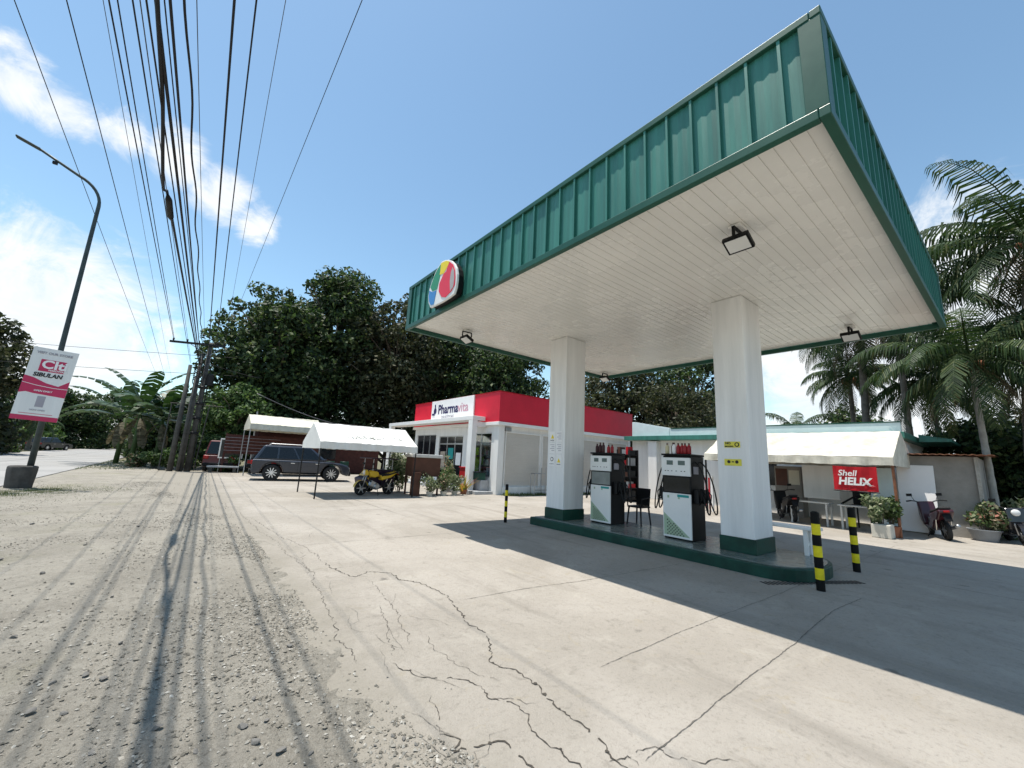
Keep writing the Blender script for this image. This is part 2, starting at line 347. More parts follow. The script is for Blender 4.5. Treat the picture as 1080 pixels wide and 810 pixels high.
def ribbon(mb, pts, w, z, mi, jit=.03, step=.022):
    out = []
    for a, b in zip(pts, pts[1:]):
        n = max(1,int(math.dist(a,b)/step))
        for i in range(n): out.append((a[0]+(b[0]-a[0])*i/n, a[1]+(b[1]-a[1])*i/n))
    out.append(pts[-1])
    k = len(out); ofs = 0; L = []
    for i, p in enumerate(out):
        q = out[min(i+1,k-1)]; o = out[max(i-1,0)]; d = Vector((q[0]-o[0],q[1]-o[1])); d = d.normalized() if d.length > 0 else Vector((1,0))
        nr = Vector((-d.y,d.x)); ofs = ofs*.8 + rnd.uniform(-jit,jit)*.6
        ww = w*rnd.uniform(.25,1.25)*min(1,.2+min(i,k-1-i)/6)
        L.append(((p[0]+nr.x*(ofs+ww/2),p[1]+nr.y*(ofs+ww/2),z),(p[0]+nr.x*(ofs-ww/2),p[1]+nr.y*(ofs-ww/2),z)))
    skip = 0
    for i, (a, b) in enumerate(zip(L, L[1:])):
        if jit > .01:
            if skip: skip -= 1; continue
            if rnd.random() < .05: skip = rnd.randint(1,3)
            if rnd.random() < .07 and w > .008:      # a chip broken off the edge
                c = Vector(a[0]); r_ = w*rnd.uniform(.8,1.9); k_ = rnd.randint(4,6); t0 = rnd.uniform(0,6.28)
                mb.add([(c.x+r_*rnd.uniform(.5,1.1)*math.cos(t0+6.28*q/k_), c.y+r_*rnd.uniform(.5,1.1)*math.sin(t0+6.28*q/k_), z+.0012+.0002*(i%5)) for q in range(k_)],[tuple(range(k_))],mi)
        mb.quad(a[0],a[1],b[1],b[0],mi)
ap = MB()
ap.add([(-3.2,-14,0),(60,-14,0),(60,31,0),(-3.2,31,0)],[(0,1,2,3)],0)
for c, w in zip(CR,CRW): ribbon(ap, c, w, .004, 1)
for c, w in FINE: ribbon(ap, c, w, .004, 2, .006)
for y in (7.9,12.0,16.0,20.2,24.5,28.6): ribbon(ap, [(0.6 if y>12 else 1.7,y),(30,y-.1)], .014, .004, 2, .004, .3)
for x in (9.6,14.2): ribbon(ap, [(x,-2),(x+.02,30)], .012, .004, 2, .004, .3)
ribbon(ap, [(4.9,10),(4.85,30)], .014, .004, 2, .004, .3)
for i in range(26):     # small branching hairlines near the broken edge
    x, y = rnd.uniform(1.3,2.2), rnd.uniform(1.6,9)
    a = rnd.uniform(0,6.28); pts = [(x,y)]
    for k in range(3): a += rnd.uniform(-.8,.8); x += math.cos(a)*rnd.uniform(.06,.16); y += math.sin(a)*rnd.uniform(.1,.3); pts.append((x,y))
    ribbon(ap, pts, .0035, .004, 2, .01)
o = ap.build('concrete_apron', [M['concrete'],M['crack'],M['seam']], fix=False); o['kind'] = 'structure'

rd = MB()
rd.bx(-12.4,-4.25,-80,108,-.05,.02,0)
for y in range(-76,108,5): rd.bx(-12.38,-4.27,y-.006,y+.006,.0205,.0235,1)
rd.bx(-8.34,-8.31,-80,108,.0205,.0238,1)
o = rd.build('road', [M['road'],M['seam']]); o['kind'] = 'structure'

def verge_z(X, Y):
    E = np.interp(Y, ey, ex) + vnoise(X,Y,1.1,5)*.35 + vnoise(X,Y,3.4,6)*.14
    h = .012 + vnoise(X,Y,.6,1)*.05 + vnoise(X,Y,2.2,2)*.028 + vnoise(X,Y,6,3)*.018 + vnoise(X,Y,15,4)*.016
    t = np.clip((X-(E-.55))/.6, 0, 1.6)
    h = np.maximum(h,-.006)
    h = h + .018 - t*.042
    l = np.clip((-4.0-X)/.25,0,1); return h*(1-l) + l*(-.01)
ysp = np.concatenate([np.arange(-5,7,.055), np.arange(7,14,.11), np.arange(14,31.2,.25), np.arange(31.5,45,.9)])
xsp = np.arange(-4.3,2.2,.055)
X, Y = np.meshgrid(xsp, ysp, indexing='xy'); Z = verge_z(X,Y)
Z = np.where((Y>31)&(X>-.9), -.02, Z)
ny, nx = X.shape; idx = np.arange(ny*nx).reshape(ny,nx)
F = np.stack([idx[:-1,:-1],idx[:-1,1:],idx[1:,1:],idx[1:,:-1]],-1).reshape(-1,4)
o = np_mesh('gravel_verge', np.stack([X,Y,Z],-1).reshape(-1,3), F, M['dirt'], smooth=True); o['kind'] = 'structure'

# pebbles nobody could count
ICO_V = np.array([(0,0,1)]+[(.894*math.cos(R(72*i)),.894*math.sin(R(72*i)),.447) for i in range(5)]+[(.894*math.cos(R(72*i+36)),.894*math.sin(R(72*i+36)),-.447) for i in range(5)]+[(0,0,-1)])
ICO_F = np.array([(0,1+i,1+(i+1)%5) for i in range(5)]+[(1+i,6+i,1+(i+1)%5) for i in range(5)]+[(1+(i+1)%5,6+i,6+(i+1)%5) for i in range(5)]+[(6+i,11,6+(i+1)%5) for i in range(5)])
g = np.random.default_rng(3)
OCT_V = np.array([(1,0,0),(-1,0,0),(0,1,0),(0,-1,0),(0,0,1),(0,0,-1)],float)
OCT_F = np.array([(0,2,4),(2,1,4),(1,3,4),(3,0,4),(2,0,5),(1,2,5),(3,1,5),(0,3,5)])
n = 230000
py = 1.1 + 21*g.random(n)**1.7; px = np.where(g.random(n)<.35, np.interp(py,ey,ex)-np.abs(g.normal(0,.6,n))+.02, g.uniform(-4.1,1.2,n))
cl = vnoise(px,py,1.3,8)+vnoise(px,py,.5,9)*.8; keep = g.random(n) < np.clip(.40+cl*1.9,.06,1); px, py = px[keep], py[keep]; n = len(px)
sz = .0018 + .013*g.random(n)**6.
pv = OCT_V[None]*g.uniform(.55,1.25,(n,6,1)); pv = pv*(sz[:,None]*np.stack([g.uniform(.8,1.5,n),g.uniform(.8,1.5,n),g.uniform(.5,.9,n)],1))[:,None,:]
a = g.uniform(0,6.28,n); c, s = np.cos(a)[:,None], np.sin(a)[:,None]
pv = np.stack([pv[:,:,0]*c-pv[:,:,1]*s, pv[:,:,0]*s+pv[:,:,1]*c, pv[:,:,2]+.25*pv[:,:,0]], -1)
pz = np.maximum(verge_z(px,py),0)+sz*.3
pv += np.stack([px,py,pz],1)[:,None,:]
o = np_mesh('gravel', pv.reshape(-1,3), (OCT_F[None]+6*np.arange(n)[:,None,None]).reshape(-1,3), M['pebble']); o['kind'] = 'stuff'; o['label'] = 'loose pale gravel scattered over the dirt verge'

# the larger stones, each a thing
stone_meshes = []
import bmesh
for k in range(5):
    b = bmesh.new(); bmesh.ops.create_icosphere(b, subdivisions=2, radius=1)
    q = random.Random(k)
    pl = [(Vector((q.gauss(0,1),q.gauss(0,1),q.gauss(0,1))).normalized(), q.uniform(.42,.85)) for _ in range(13)]
    for v in b.verts:
        for nn, dd in pl:
            e = v.co.dot(nn)-dd
            if e > 0: v.co -= nn*e
        v.co *= q.uniform(.95,1.05)
    me = bpy.data.meshes.new('stone'); b.to_mesh(me); b.free(); me.materials.append(M['stone']); stone_meshes.append(me)
ST = [(.77,4.52,.035),(.79,4.31,.035),(.93,3.91,.04),(.55,2.79,.04),(.65,2.64,.045),(.51,2.98,.045),(1.42,3.09,.012),(1.24,2.41,.022),(1.2,2.47,.02),(1.09,2.45,.018),(-.27,4.11,.04),(-.42,4.1,.03),(-.45,3.78,.045),(-.3,3.65,.03),(-.12,3.14,.03),(.13,3.22,.04),(.78,2.55,.024),(-.41,10.38,.05),(-1.04,7.29,.05),(-.32,5.92,.03),(.3,4.75,.03),(-.14,4.57,.028),(-.17,3.99,.04),(.6,3.25,.03),(.63,2.96,.03),(.55,3.62,.025),(.04,4.48,.02),
 (1.7,2.74,.008),(1.73,2.71,.008),(1.28,2.33,.02),(1.33,2.28,.016),(.98,2.2,.022),(.82,2.3,.02),(.42,2.62,.03),(.3,2.9,.026),(-.8,5.1,.035),(-1.3,6.1,.04),(-1.6,8.4,.05),(-2.1,9.9,.05),(-.9,8.9,.04),(.1,7.2,.035),(.35,6.1,.03),(-2.6,12.5,.06),(-1.9,11.4,.05),(-.7,6.6,.03),(-1.1,4.7,.03)]
for i, (x, y, r) in enumerate(ST):
    o = bpy.data.objects.new('stone', stone_meshes[i%5]); COL.objects.link(o)
    z = max(0,float(verge_z(np.array([x]),np.array([y]))[0]))
    o.location = (x,y,z+r*.28); o.rotation_euler = (rnd.uniform(-.3,.3),rnd.uniform(-.3,.3),rnd.uniform(0,6.28)); r *= .62; o.scale = (r*1.35,r,r*.62)
    if x > 1.38: tag(o,'dark little pebble lying alone on the cracked concrete','stone','loose stones on the concrete')
    else: tag(o,'loose grey stone lying on the dirt and gravel verge','stone','loose stones on the verge')

# ------------------------------------------------------------------ fuel canopy
CX0, CX1, CY0, CY1, CZ = 4.17, 12.28, .80, 9.85, 4.95
can = thing('fuel_canopy', (8.2,5.3,0), 'flat white canopy with green ribbed fascia on two square columns over the pumps', 'canopy')
c = MB(); y = CY0+.04; w = .15
while y < CY1-.05:
    y2 = min(y+w, CY1-.04)
    c.prism([(y+.004,CZ),(y2-.007,CZ),(y2-.005,CZ+.010),(y2+.004,CZ+.010),(y2+.004,CZ+.05),(y+.004,CZ+.05)], CX0+.05, CX1-.05, 'x'); y = y2
c.build('ceiling', M['ceil'], can)
MB().bx(CX0+.12,CX1-.12,CY0+.12,CY1-.12,CZ+.06,CZ+.7).build('roof_deck', M['steel'], can)
FZ0, FZ1 = CZ-.06, 6.02
def fascia(axis, at, a0, a1, sgn):
    """corrugated sheet with proud ribs; sgn: outward direction"""
    m = MB(); n = int(round((a1-a0)/.06)); pts = []
    for i in range(n+1):
        a = a0+(a1-a0)*i/n; pts.append((a, at+sgn*(.006 if i%2 else 0)))
    P = (lambda a,d,z: (d,a,z)) if axis == 'y' else (lambda a,d,z: (a,d,z))
    for (a,d),(b,e) in zip(pts,pts[1:]): m.quad(P(a,d,FZ0),P(b,e,FZ0),P(b,e,FZ1),P(a,d,FZ1))
    k = int(round((a1-a0)/.31))
    for i in range(1,k):
        a = a0+(a1-a0)*i/k
        d0, d1 = sorted((at-sgn*.01, at+sgn*.045))
        if axis == 'y': m.bx(d0,d1,a-.014,a+.014,FZ0+.05,FZ1-.05)
        else: m.bx(a-.014,a+.014,d0,d1,FZ0+.05,FZ1-.05)
    return m
fascia('y',CX0,CY0,CY1,-1).build('fascia_panel', M['green'], can)
fascia('y',CX1,CY0,CY1,1).build('fascia_panel', M['green'], can)
fascia('x',CY0,CX0,CX1,-1).build('fascia_panel', M['green'], can)
fascia('x',CY1,CX0,CX1,1).build('fascia_panel', M['green'], can)
for z0, z1, nm in ((FZ0-.05,FZ0+.055,'bottom_trim'),(FZ1-.055,FZ1+.03,'top_trim')):
    t = MB(); e = .055
    t.bx(CX0-e,CX0+.03,CY0+.04,CY1-.04,z0,z1); t.bx(CX1-.03,CX1+e,CY0+.04,CY1-.04,z0,z1)
    t.bx(CX0-e,CX1+e,CY0-e,CY0+.038,z0,z1); t.bx(CX0-e,CX1+e,CY1-.038,CY1+e,z0,z1)
    t.build(nm, M['greentrim'], can, bevel=.008)
for x, sx in ((CX0,-1),(CX1,1)):
    for y, sy in ((CY0,-1),(CY1,1)):
        t = MB(); x0, x1 = sorted((x+sx*.05,x-sx*.14)); y0, y1 = sorted((y+sy*.05,y-sy*.14))
        t.bx(x0,x1,y0,y1,FZ0+.058,FZ1-.058).build('corner_trim', M['greentrim'], can, bevel=.006)
for x0, x1, y0, y1 in ((7.93,8.75,3.08,3.66),(7.60,8.34,7.34,7.96)):
    cc = MB().bx(x0,x1,y0,y1,.45,CZ-.005).build('column', M['colwhite'], can, bevel=.012)
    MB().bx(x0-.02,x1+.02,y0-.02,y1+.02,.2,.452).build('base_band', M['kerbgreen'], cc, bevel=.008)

def floodlight(x, y, label):
    t = thing('floodlight', (x,y,CZ-.02), label, 'floodlight', 'floodlights under the canopy')
    MB().box((x,y,CZ-.03),(.22,.16,.04)).build('mounting_plate', M['wallwhite'], t, bevel=.006)
    b = MB(); b.bx(x-.145,x-.13,y-.02,y+.02,CZ-.25,CZ-.06); b.bx(x+.13,x+.145,y-.02,y+.02,CZ-.25,CZ-.06); b.bx(x-.145,x+.145,y-.02,y+.02,CZ-.065,CZ-.05)
    b.build('bracket', M['black'], t)
    Mx = Matrix.Rotation(R(28),3,'Y')
    h = MB().box((x,y,CZ-.25),(.26,.34,.07),Mx).build('housing', M['black'], t, bevel=.01)
    MB().box(Vector((x,y,CZ-.25))+Mx@Vector((0,0,-.038)),(.2,.28,.008),Mx).build('lens', M['lampglass'], h)
floodlight(5.55,2.15,'black floodlight on the canopy ceiling nearest the tall front corner of the fascia')
floodlight(11.3,2.15,'black floodlight on the canopy ceiling near the far right corner beside the palms')
floodlight(5.45,8.95,'black floodlight on the canopy ceiling close behind the round logo sign')
floodlight(11.7,9.35,'small black floodlight on the canopy ceiling just behind the column with posters')

# logo sign on the fascia
sg = thing('logo_sign', (3.98,7.7,4.93), 'rounded red, green, yellow and blue station emblem on the green canopy fascia', 'sign')
outl = [(7.77,5.94),(7.62,5.92),(7.47,5.87),(7.32,5.79),(7.18,5.67),(7.08,5.53),(7.03,5.38),(7.02,5.24),(7.04,5.08),(7.1,4.96),(7.35,4.93),(7.61,4.92),(8.14,4.93),(8.26,5.08),(8.31,5.26),(8.27,5.44),(8.18,5.61),(8.07,5.75),(7.95,5.85)]
MB().prism(outl,3.93,3.985,'x').build('sign_face', M['white'], sg, bevel=.012)
MB().prism([(7.66+(a-7.66)*.97,5.42+(b-5.42)*.97) for a,b in outl],3.986,4.11,'x').build('sign_gap_shade', M['black'], sg)  # black block painted in for the shadowed gap between sign and fascia
def on_sign(name, poly, m, d):
    MB().prism(poly,3.93-d,3.929,'x').build(name, m, sg)
on_sign('green_field', [(7.80,5.88),(7.95,5.80),(8.10,5.66),(8.22,5.45),(8.1,5.32),(7.88,5.3),(7.78,5.6)], M['lgreen'], .006)
on_sign('blue_field', [(8.25,5.38),(8.265,5.24),(8.22,5.1),(8.12,4.99),(7.98,4.97),(7.9,5.28),(8.1,5.3)], M['lblue'], .009)
on_sign('yellow_field', [(7.78,5.9),(7.55,5.87),(7.4,5.8),(7.45,5.72),(7.62,5.6),(7.8,5.62)], M['lyellow'], .008)
on_sign('red_field', [(7.38,5.78),(7.22,5.66),(7.12,5.5),(7.08,5.34),(7.08,5.15),(7.2,5.05),(7.45,4.98),(7.62,5.04),(7.78,5.22),(7.78,5.4),(7.62,5.58),(7.5,5.6),(7.46,5.7)], M['lred'], .011)
on_sign('grey_sweep', [(7.14,5.48),(7.11,5.3),(7.13,5.12),(7.25,5.06),(7.3,5.3),(7.28,5.5),(7.22,5.6)], M['lgrey'], .014)

# ------------------------------------------------------------------ island, pumps, bench, bollards
isl = thing('pump_island', (8.2,5.2,0), 'raised dark green kerbed island under the pumps and columns with a rounded end', 'pump island')
def island_poly(i):
    x0, x1, ya, yb = 7.32+i, 9.25-i, 2.15, 8.25-i; r = (x1-x0)/2; p = [(x1,yb),(x0,yb)]
    for k in range(0,15):
        t = math.pi+math.pi*k/14; p.append((8.285+r*math.cos(t), ya+.62+(.62-i*.6)*math.sin(t)))
    return p
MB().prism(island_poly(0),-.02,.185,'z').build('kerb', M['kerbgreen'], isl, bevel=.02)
MB().prism(island_poly(.09),.18,.2,'z').build('deck', M['isltop'], isl, bevel=.004)

def pump(loc, label):
    x, y, z = loc
    t = thing('fuel_pump', loc, label, 'fuel pump', 'fuel pumps on the island')
    W, D = .63, .56
    MB().bx(x+.02,x+D,y-W/2+.012,y+W/2-.012,z,z+1.66).build('body', M['black'], t, bevel=.012)
    f = MB().bx(x-.012,x+.018,y-W/2+.01,y+W/2-.01,z+.03,z+.9).build('door', M['white'], t, bevel=.006)
    e = .016
    p = MB().prism([(y+W/2-.03,z+.5),(y+W/2-.03,z+.07),(y-W/2+.05,z+.07)],x-e,x-.0125,'x'); p.build('printed_corner', M['palegreen'], f)
    l = MB(); k = 16
    for i in range(k):
        for j in range(10):
            py_ = y+W/2-.11-i*.034; pz_ = z+.09+j*.034
            if (pz_-z-.07) < (.43)*(1-((y+W/2-.03)-py_)/(W-.08))-.03 and (i+j)%2==0: l.bx(x-.0185,x-e-.0003,py_-.012,py_+.012,pz_-.012,pz_+.012)
    l.build('perforation', M['bletter'], f)
    s_ = MB(); s_.bx(x-.016,x-.0125,y-W/2+.05,y-.02,z+.83,z+.88); s_.build('stripe_sticker', M['teal'], f)
    s_ = MB(); s_.bx(x-.016,x-.0125,y+.16,y+.2,z+.80,z+.85); s_.bx(x-.016,x-.0125,y-.07,y-.03,z+.79,z+.83); s_.build('round_sticker', M['palegreen'], f)
    w = MB(); w.bx(x-.004,x+.018,y-W/2+.01,y+W/2-.01,z+.905,z+.925); w.bx(x-.004,x+.018,y-W/2+.01,y+W/2-.01,z+1.225,z+1.245)
    w.bx(x-.004,x+.018,y-W/2+.01,y-W/2+.03,z+.926,z+1.224); w.bx(x-.004,x+.018,y+W/2-.03,y+W/2-.01,z+.926,z+1.224)
    w.build('window_frame', M['black'], t)
    MB().bx(x+.0,x+.01,y-W/2+.031,y+W/2-.031,z+.926,z+1.224).build('display_window', M['screen'] if y>6 else M['glass'], t)
    h = MB().bx(x-.03,x+.018,y-W/2,y+W/2,z+1.25,z+1.62).build('header', M['white'], t, bevel=.01)
    d = MB(); d.bx(x-.034,x-.0305,y+.05,y+.19,z+1.47,z+1.56); d.bx(x-.034,x-.0305,y-.21,y-.06,z+1.47,z+1.56); d.build('digit_display', M['lcd'], h)
    d = MB()
    for q in (.16,.08,-.02,-.13,-.2,.22): d.bx(x-.034,x-.0305,y+q-.014,y+q+.014,z+1.34,z+1.355)
    d.build('key_row', M['bletter'], h)
    MB().bx(x-.03,x+D+.01,y-W/2-.004,y+W/2+.004,z+1.663,z+1.70).build('top_cap', M['black'], t, bevel=.008)
    for sy in (-1,1):
        yy = y+sy*W/2
        for k, xo in enumerate((.16,.38)):
            b = MB(); y0, y1 = sorted((yy-sy*.01,yy+sy*.09)); b.bx(x+xo-.06,x+xo+.06,y0,y1,z+.72,z+1.0); b.build('nozzle_holder', M['dark'], t, bevel=.01)
            nz = MB(); cy = yy+sy*.13
            nz.tube([(x+xo,cy,z+1.02),(x+xo,cy+sy*.01,z+.9),(x+xo,cy-sy*.01,z+.8),(x+xo,cy-sy*.06,z+.70)],[.024,.034,.03,.012],8)
            nz.tube([(x+xo,cy+sy*.01,z+.98),(x+xo,cy+sy*.085,z+.9),(x+xo,cy+sy*.07,z+.78),(x+xo,cy,z+.76)],.011,6)
            nz.build('nozzle', M['dark'] if k else M['black'], t, smooth=True)
            yb = yy+sy*(.10+.05*k)
            pts = []
            P0, P1, P2, P3 = [Vector(q) for q in ((x+xo+.02,yy,z+1.55),(x+xo+.03,yb+sy*.22,z+1.35),(x+xo-.02,yb+sy*.28,z-.25),(x+xo,cy,z+1.02))]
            for i in range(17):
                u = i/16; q = P0*(1-u)**3+P1*3*u*(1-u)**2+P2*3*u*u*(1-u)+P3*u**3; q.z = max(q.z,z+.03); pts.append(q)
            MB().tube(pts,.014,8).build('hose', M['rubber'], t, smooth=True)
        b = MB(); y0, y1 = sorted((yy-sy*.009,yy+sy*.004)); b.bx(x+.12,x+.3,y0,y1,z+1.3,z+1.45); b.build('side_sticker', M['greyletter'], t)
    return t
pump((8.2,6.66,.2),'white and black fuel pump beside the column with posters, pale display window')
pump((8.03,4.56,.2),'white and black fuel pump beside the nearer column, dark display window and lattice print')

def bottle(x, y, m, label, hgt=.2, capm=None):
    z = 1.902
    b = MB().lathe([(.038,0),(.042,.01),(.042,hgt*.62),(.034,hgt*.74),(.016,hgt*.84),(.016,hgt*.88)],(x,y,z),10)
    o = one(b,'oil_bottle',m,(x,y,z),label,'bottle','oil bottles on the fuel pumps',smooth=True)
    MB().lathe([(.02,hgt*.87),(.02,hgt),(.016,hgt*1.01)],(0,0,0),8).build('cap', capm or M['bottledark'], o, world=False)
for i,(dy,h,m_) in enumerate(((.2,.22,'bottledark'),(.1,.25,'bottledark'),(0,.25,'bottledark'))):
    bottle(8.3,6.66+dy,M[m_],('%s dark bottle of the row of three on the pump beside the poster column' % ('left','middle','right')[i]),h)
bottle(8.3,6.5,M['bottlered'],'red bottle next to the three dark ones on the farther pump top',.19)
bottle(8.34,6.42,M['bottlered'],'rightmost red bottle standing on the farther pump top',.2)
bottle(8.12,4.80,M['bottlecream'],'cream bottle at the left end of the nearer pump top',.22)
bottle(8.22,4.72,M['bottledark'],'dark bottle behind the cream one on the nearer pump top',.24)
bottle(8.12,4.645,M['wletter'],'only white bottle on the nearer pump top',.23)
for i,dy in enumerate((0,-.075,-.15,-.225)):
    bottle(8.14+.02*(i%2),4.56+dy,M['bottlered'],('first','second','third','fourth')[i]+' red bottle from the white one on the nearer pump top',.22)

# posters on the columns
def poster(name, x, y0, y1, z0, z1, m, label, deco, grp):
    o = one(MB().bx(x-.008,x-.002,y0,y1,z0,z1),name,m,(x,(y0+y1)/2,z0),label,'sign',grp)
    deco(o, x-.008, (y0+y1)/2, (z0+z1)/2, y1-y0, z1-z0); return o
def tri(o,x,y,z,w,h):
    MB().prism([(y-.06,z-.05),(y+.06,z-.05),(y,z+.06)],x-.003,x-.0005,'x').build('warning_triangle',M['lyellow'],o)
    text('DANGER',.035,M['bletter'],(x-.002,y+.075,z-.11),*NX,o,ext=.001)
def nosm(o,x,y,z,w,h):
    MB().lathe([(.055,0),(.055,.002)],(x-.003,y,z+.03),20,axis='x').build('prohibition_disc',M['bletter'],o)
    MB().lathe([(.038,0),(.038,.0015)],(x-.0045,y,z+.03),20,axis='x').build('disc_centre',M['wletter'],o)
    text('NO SMOKING',.026,M['bletter'],(x-.002,y+.085,z-.1),*NX,o,ext=.001)
def lines(o,x,y,z,w,h):
    m = MB()
    for k in range(4): m.bx(x-.002,x-.0005,y-w*.36,y+w*.36-(.05 if k%2 else 0),z+.08-k*.05,z+.095-k*.05)
    m.build('printed_lines',M['greyletter'],o)
GP = 'notices on the poster column'
xs = 7.60
poster('notice',xs,7.67,7.89,2.13,2.40,M['wletter'],'square notice with yellow warning triangle, upper left on the poster column',tri,GP)
poster('notice',xs,7.42,7.64,2.13,2.40,M['wletter'],'square notice with grey print, upper right on the poster column',lines,GP)
poster('notice',xs,7.67,7.89,1.83,2.10,M['wletter'],'square notice with grey print, middle left on the poster column',lines,GP)
poster('notice',xs,7.42,7.64,1.83,2.10,M['wletter'],'square notice with grey print, middle right on the poster column',lines,GP)
poster('notice',xs,7.67,7.89,1.50,1.80,M['wletter'],'square notice with black prohibition ring, lower left on the poster column',nosm,GP)
poster('notice',xs,7.42,7.64,1.50,1.80,M['wletter'],'square notice with yellow warning triangle, lower right on the poster column',tri,GP)
def st1(o,x,y,z,w,h):
    text('NO',.06,M['bletter'],(x-.001,y+.12,z+.005),*NX,o,ext=.001,bold=.003); text('SMOKING',.034,M['bletter'],(x-.001,y+.13,z-.045),*NX,o,ext=.001,bold=.002)
    MB().lathe([(.042,0),(.042,.002)],(x-.003,y-.085,z),20,axis='x').build('prohibition_disc',M['bletter'],o)
    MB().lathe([(.024,0),(.024,.0015)],(x-.0045,y-.085,z),16,axis='x').build('disc_centre',M['sticker'],o)
def st2(o,x,y,z,w,h):
    for d in (.07,-.07): MB().lathe([(.03,0),(.03,.002)],(x-.0025,y+d,z+.01),16,axis='x').build('black_disc',M['bletter'],o)
    MB().bx(x-.002,x-.0005,y-.02,y+.02,z,z+.02).build('dash',M['bletter'],o)
poster('sticker',7.93,3.24,3.52,2.03,2.14,M['sticker'],'yellow no smoking sticker, the upper one on the nearer column',st1,'yellow stickers on the nearer column')
poster('sticker',7.93,3.23,3.53,1.70,1.82,M['sticker'],'yellow sticker with two black discs, the lower one on the nearer column',st2,'yellow stickers on the nearer column')

bn = thing('bench', (8.98,3.0,.2),'long white plank bench on the island behind the nearer column','bench')
MB().bx(8.84,9.16,2.42,3.9,.63,.68).build('seat',M['white'],bn,bevel=.008)
for y in (2.62,3.68):
    MB().bx(8.88,8.94,y-.03,y+.03,.2,.63).build('leg',M['white'],bn); MB().bx(9.06,9.12,y-.03,y+.03,.2,.63).build('leg',M['white'],bn)
    MB().bx(8.945,9.055,y-.02,y+.02,.36,.41).build('stretcher',M['white'],bn)

def bollard(x, y, h, label, r=.055, first='blackpaint', lean=0):
    t = thing('bollard',(x,y,0),label,'bollard','yellow and black bollards around the island')
    n = 7; 
    prof = []
    m = MB()
    for k in range(n):
        z0, z1 = h*k/n, h*(k+1)/n
        m.tube([(x+lean*z0,y,z0),(x+lean*z1,y,z1)],r,16,k%2)
    m.build('post',[M['blackpaint'],M['yellow']],t,smooth=False)
    MB().lathe([(r,0),(r*.92,.012),(r*.5,.022)],(x+lean*h,y,h),16).build('cap',M['blackpaint'],t)
bollard(7.36,2.03,1.06,'yellow and black striped bollard at the rounded island end, the larger of that pair')
bollard(9.41,2.05,1.05,'yellow and black striped bollard behind the island end, standing alone by the shadow edge')
bollard(6.85,8.68,.95,'thin yellow and black bollard left of the poster column, in front of the shop wall',.04)
dg = MB()
for k in range(18):
    x = 7.0+.085*k
    dg.box((x,2.42-.07*abs(k-3)**.6+.02*k*0,.006),(.04,.24,.008),Matrix.Rotation(R(10),3,'Z'))
dg.bx(6.95,8.62,2.0,2.55,.001,.0035,1)
dr = MB()
for k in range(24): dr.box((7.0+.066*k,2.62-.034*k,.0045),(.03,.16,.003),Matrix.Rotation(R(-25),3,'Z'),0)
one(dr,'drain_grate',[M['blackpaint'],M['steel']],(7.8,2.2,0),'row of dark drain slots in the concrete along the rounded island end','drain grate')

# stool-like chair and tank behind the farther pump
ch = thing('plastic_chair',(9.0,6.12,.2),'black plastic chair on the island beside the farther pump','chair')
x, y, z = 9.0,6.12,.2
MB().bx(x-.2,x+.2,y-.2,y+.2,z+.41,z+.45).build('seat',M['black'],ch,bevel=.015)
MB().box((x+.2,y,z+.66),(.03,.38,.42),Matrix.Rotation(R(8),3,'Y')).build('backrest',M['black'],ch,bevel=.012)
for sx in (-1,1):
    for sy in (-1,1): MB().cyl((x+sx*.2,y+sy*.2,z),(x+sx*.165,y+sy*.165,z+.41),.018,.022,8).build('leg',M['dark'],ch)
    MB().tube([(x-.17,y+sx*.2,z+.44),(x-.17,y+sx*.2,z+.62),(x+.18,y+sx*.2,z+.66)],.016,8).build('armrest',M['black'],ch)

# ------------------------------------------------------------------ pharmacy
ph = thing('pharmacy', (16.5,20,0), 'low white pharmacy shop with red parapet, lettered sign and pillared porch', 'shop')
PX, PY0, PY1, PXE = 11.5, 15.4, 24.3, 21.8
w = MB()   # walls with real openings in the front
F0, F1 = PX, PX+.22
def front(y0,y1,z0,z1): w.bx(F0,F1,y0,y1,z0,z1)
front(PY0+.3,15.95,0,3.2); front(17.85,18.5,0,3.2); front(21.1,21.5,0,3.2); front(23.95,PY1,0,3.2)
front(15.95,17.85,2.86,3.2); front(15.95,17.85,0,.75); front(18.5,21.1,2.76,3.2); front(21.5,23.95,2.86,3.2); front(21.5,23.95,0,1.0)
w.bx(F1+.002,PXE,PY1-.22,PY1,0,3.2); w.bx(PXE-.22,PXE,PY0+.002,PY1-.222,0,3.2)
w.bx(PX+.32,PXE-.222,PY0+.1,PY0+.3,0,3.2); w.bx(F1+.002,PXE-.222,20.0,20.2,0,3.2)
w.build('wall', M['wallwhite'], ph)
MB().bx(PX-.02,PX+.318,PY0-.03,PY0+.298,0,3.2).build('corner_pillar', M['wallwhite'], ph, bevel=.01)
MB().bx(PX-.14,PXE+.14,PY0-.14,PY1+.14,3.2,3.36).build('roof_edge', M['white'], ph, bevel=.01)
pz = MB(); pz.bx(PX-.1,PX+.02,PY0+.022,PY1-.022,3.363,4.8); pz.bx(PX-.1,PXE+.1,PY0-.1,PY0+.02,3.363,4.8); pz.bx(PXE-.02,PXE+.1,PY0+.022,PY1-.022,3.363,4.8); pz.bx(PX-.1,PXE+.1,PY1-.02,PY1+.1,3.363,4.8)
pz.build('parapet', M['red'], ph, bevel=.006)
cp = MB(); cp.bx(PX-.13,PX+.05,PY0-.13,PY1+.13,4.803,4.83); cp.bx(PX+.052,PXE+.13,PY0-.13,PY0+.05,4.803,4.83); cp.build('coping', M['redsign'], ph)
MB().bx(PX+.03,PXE-.03,PY0+.03,PY1-.03,3.40,3.5).build('roof', M['roofgrey'], ph)
sb = MB().bx(PX-.18,PX-.105,17.45,22.0,3.66,4.81).build('shop_sign', M['wletter'], ph, bevel=.006)
sx = PX-.184
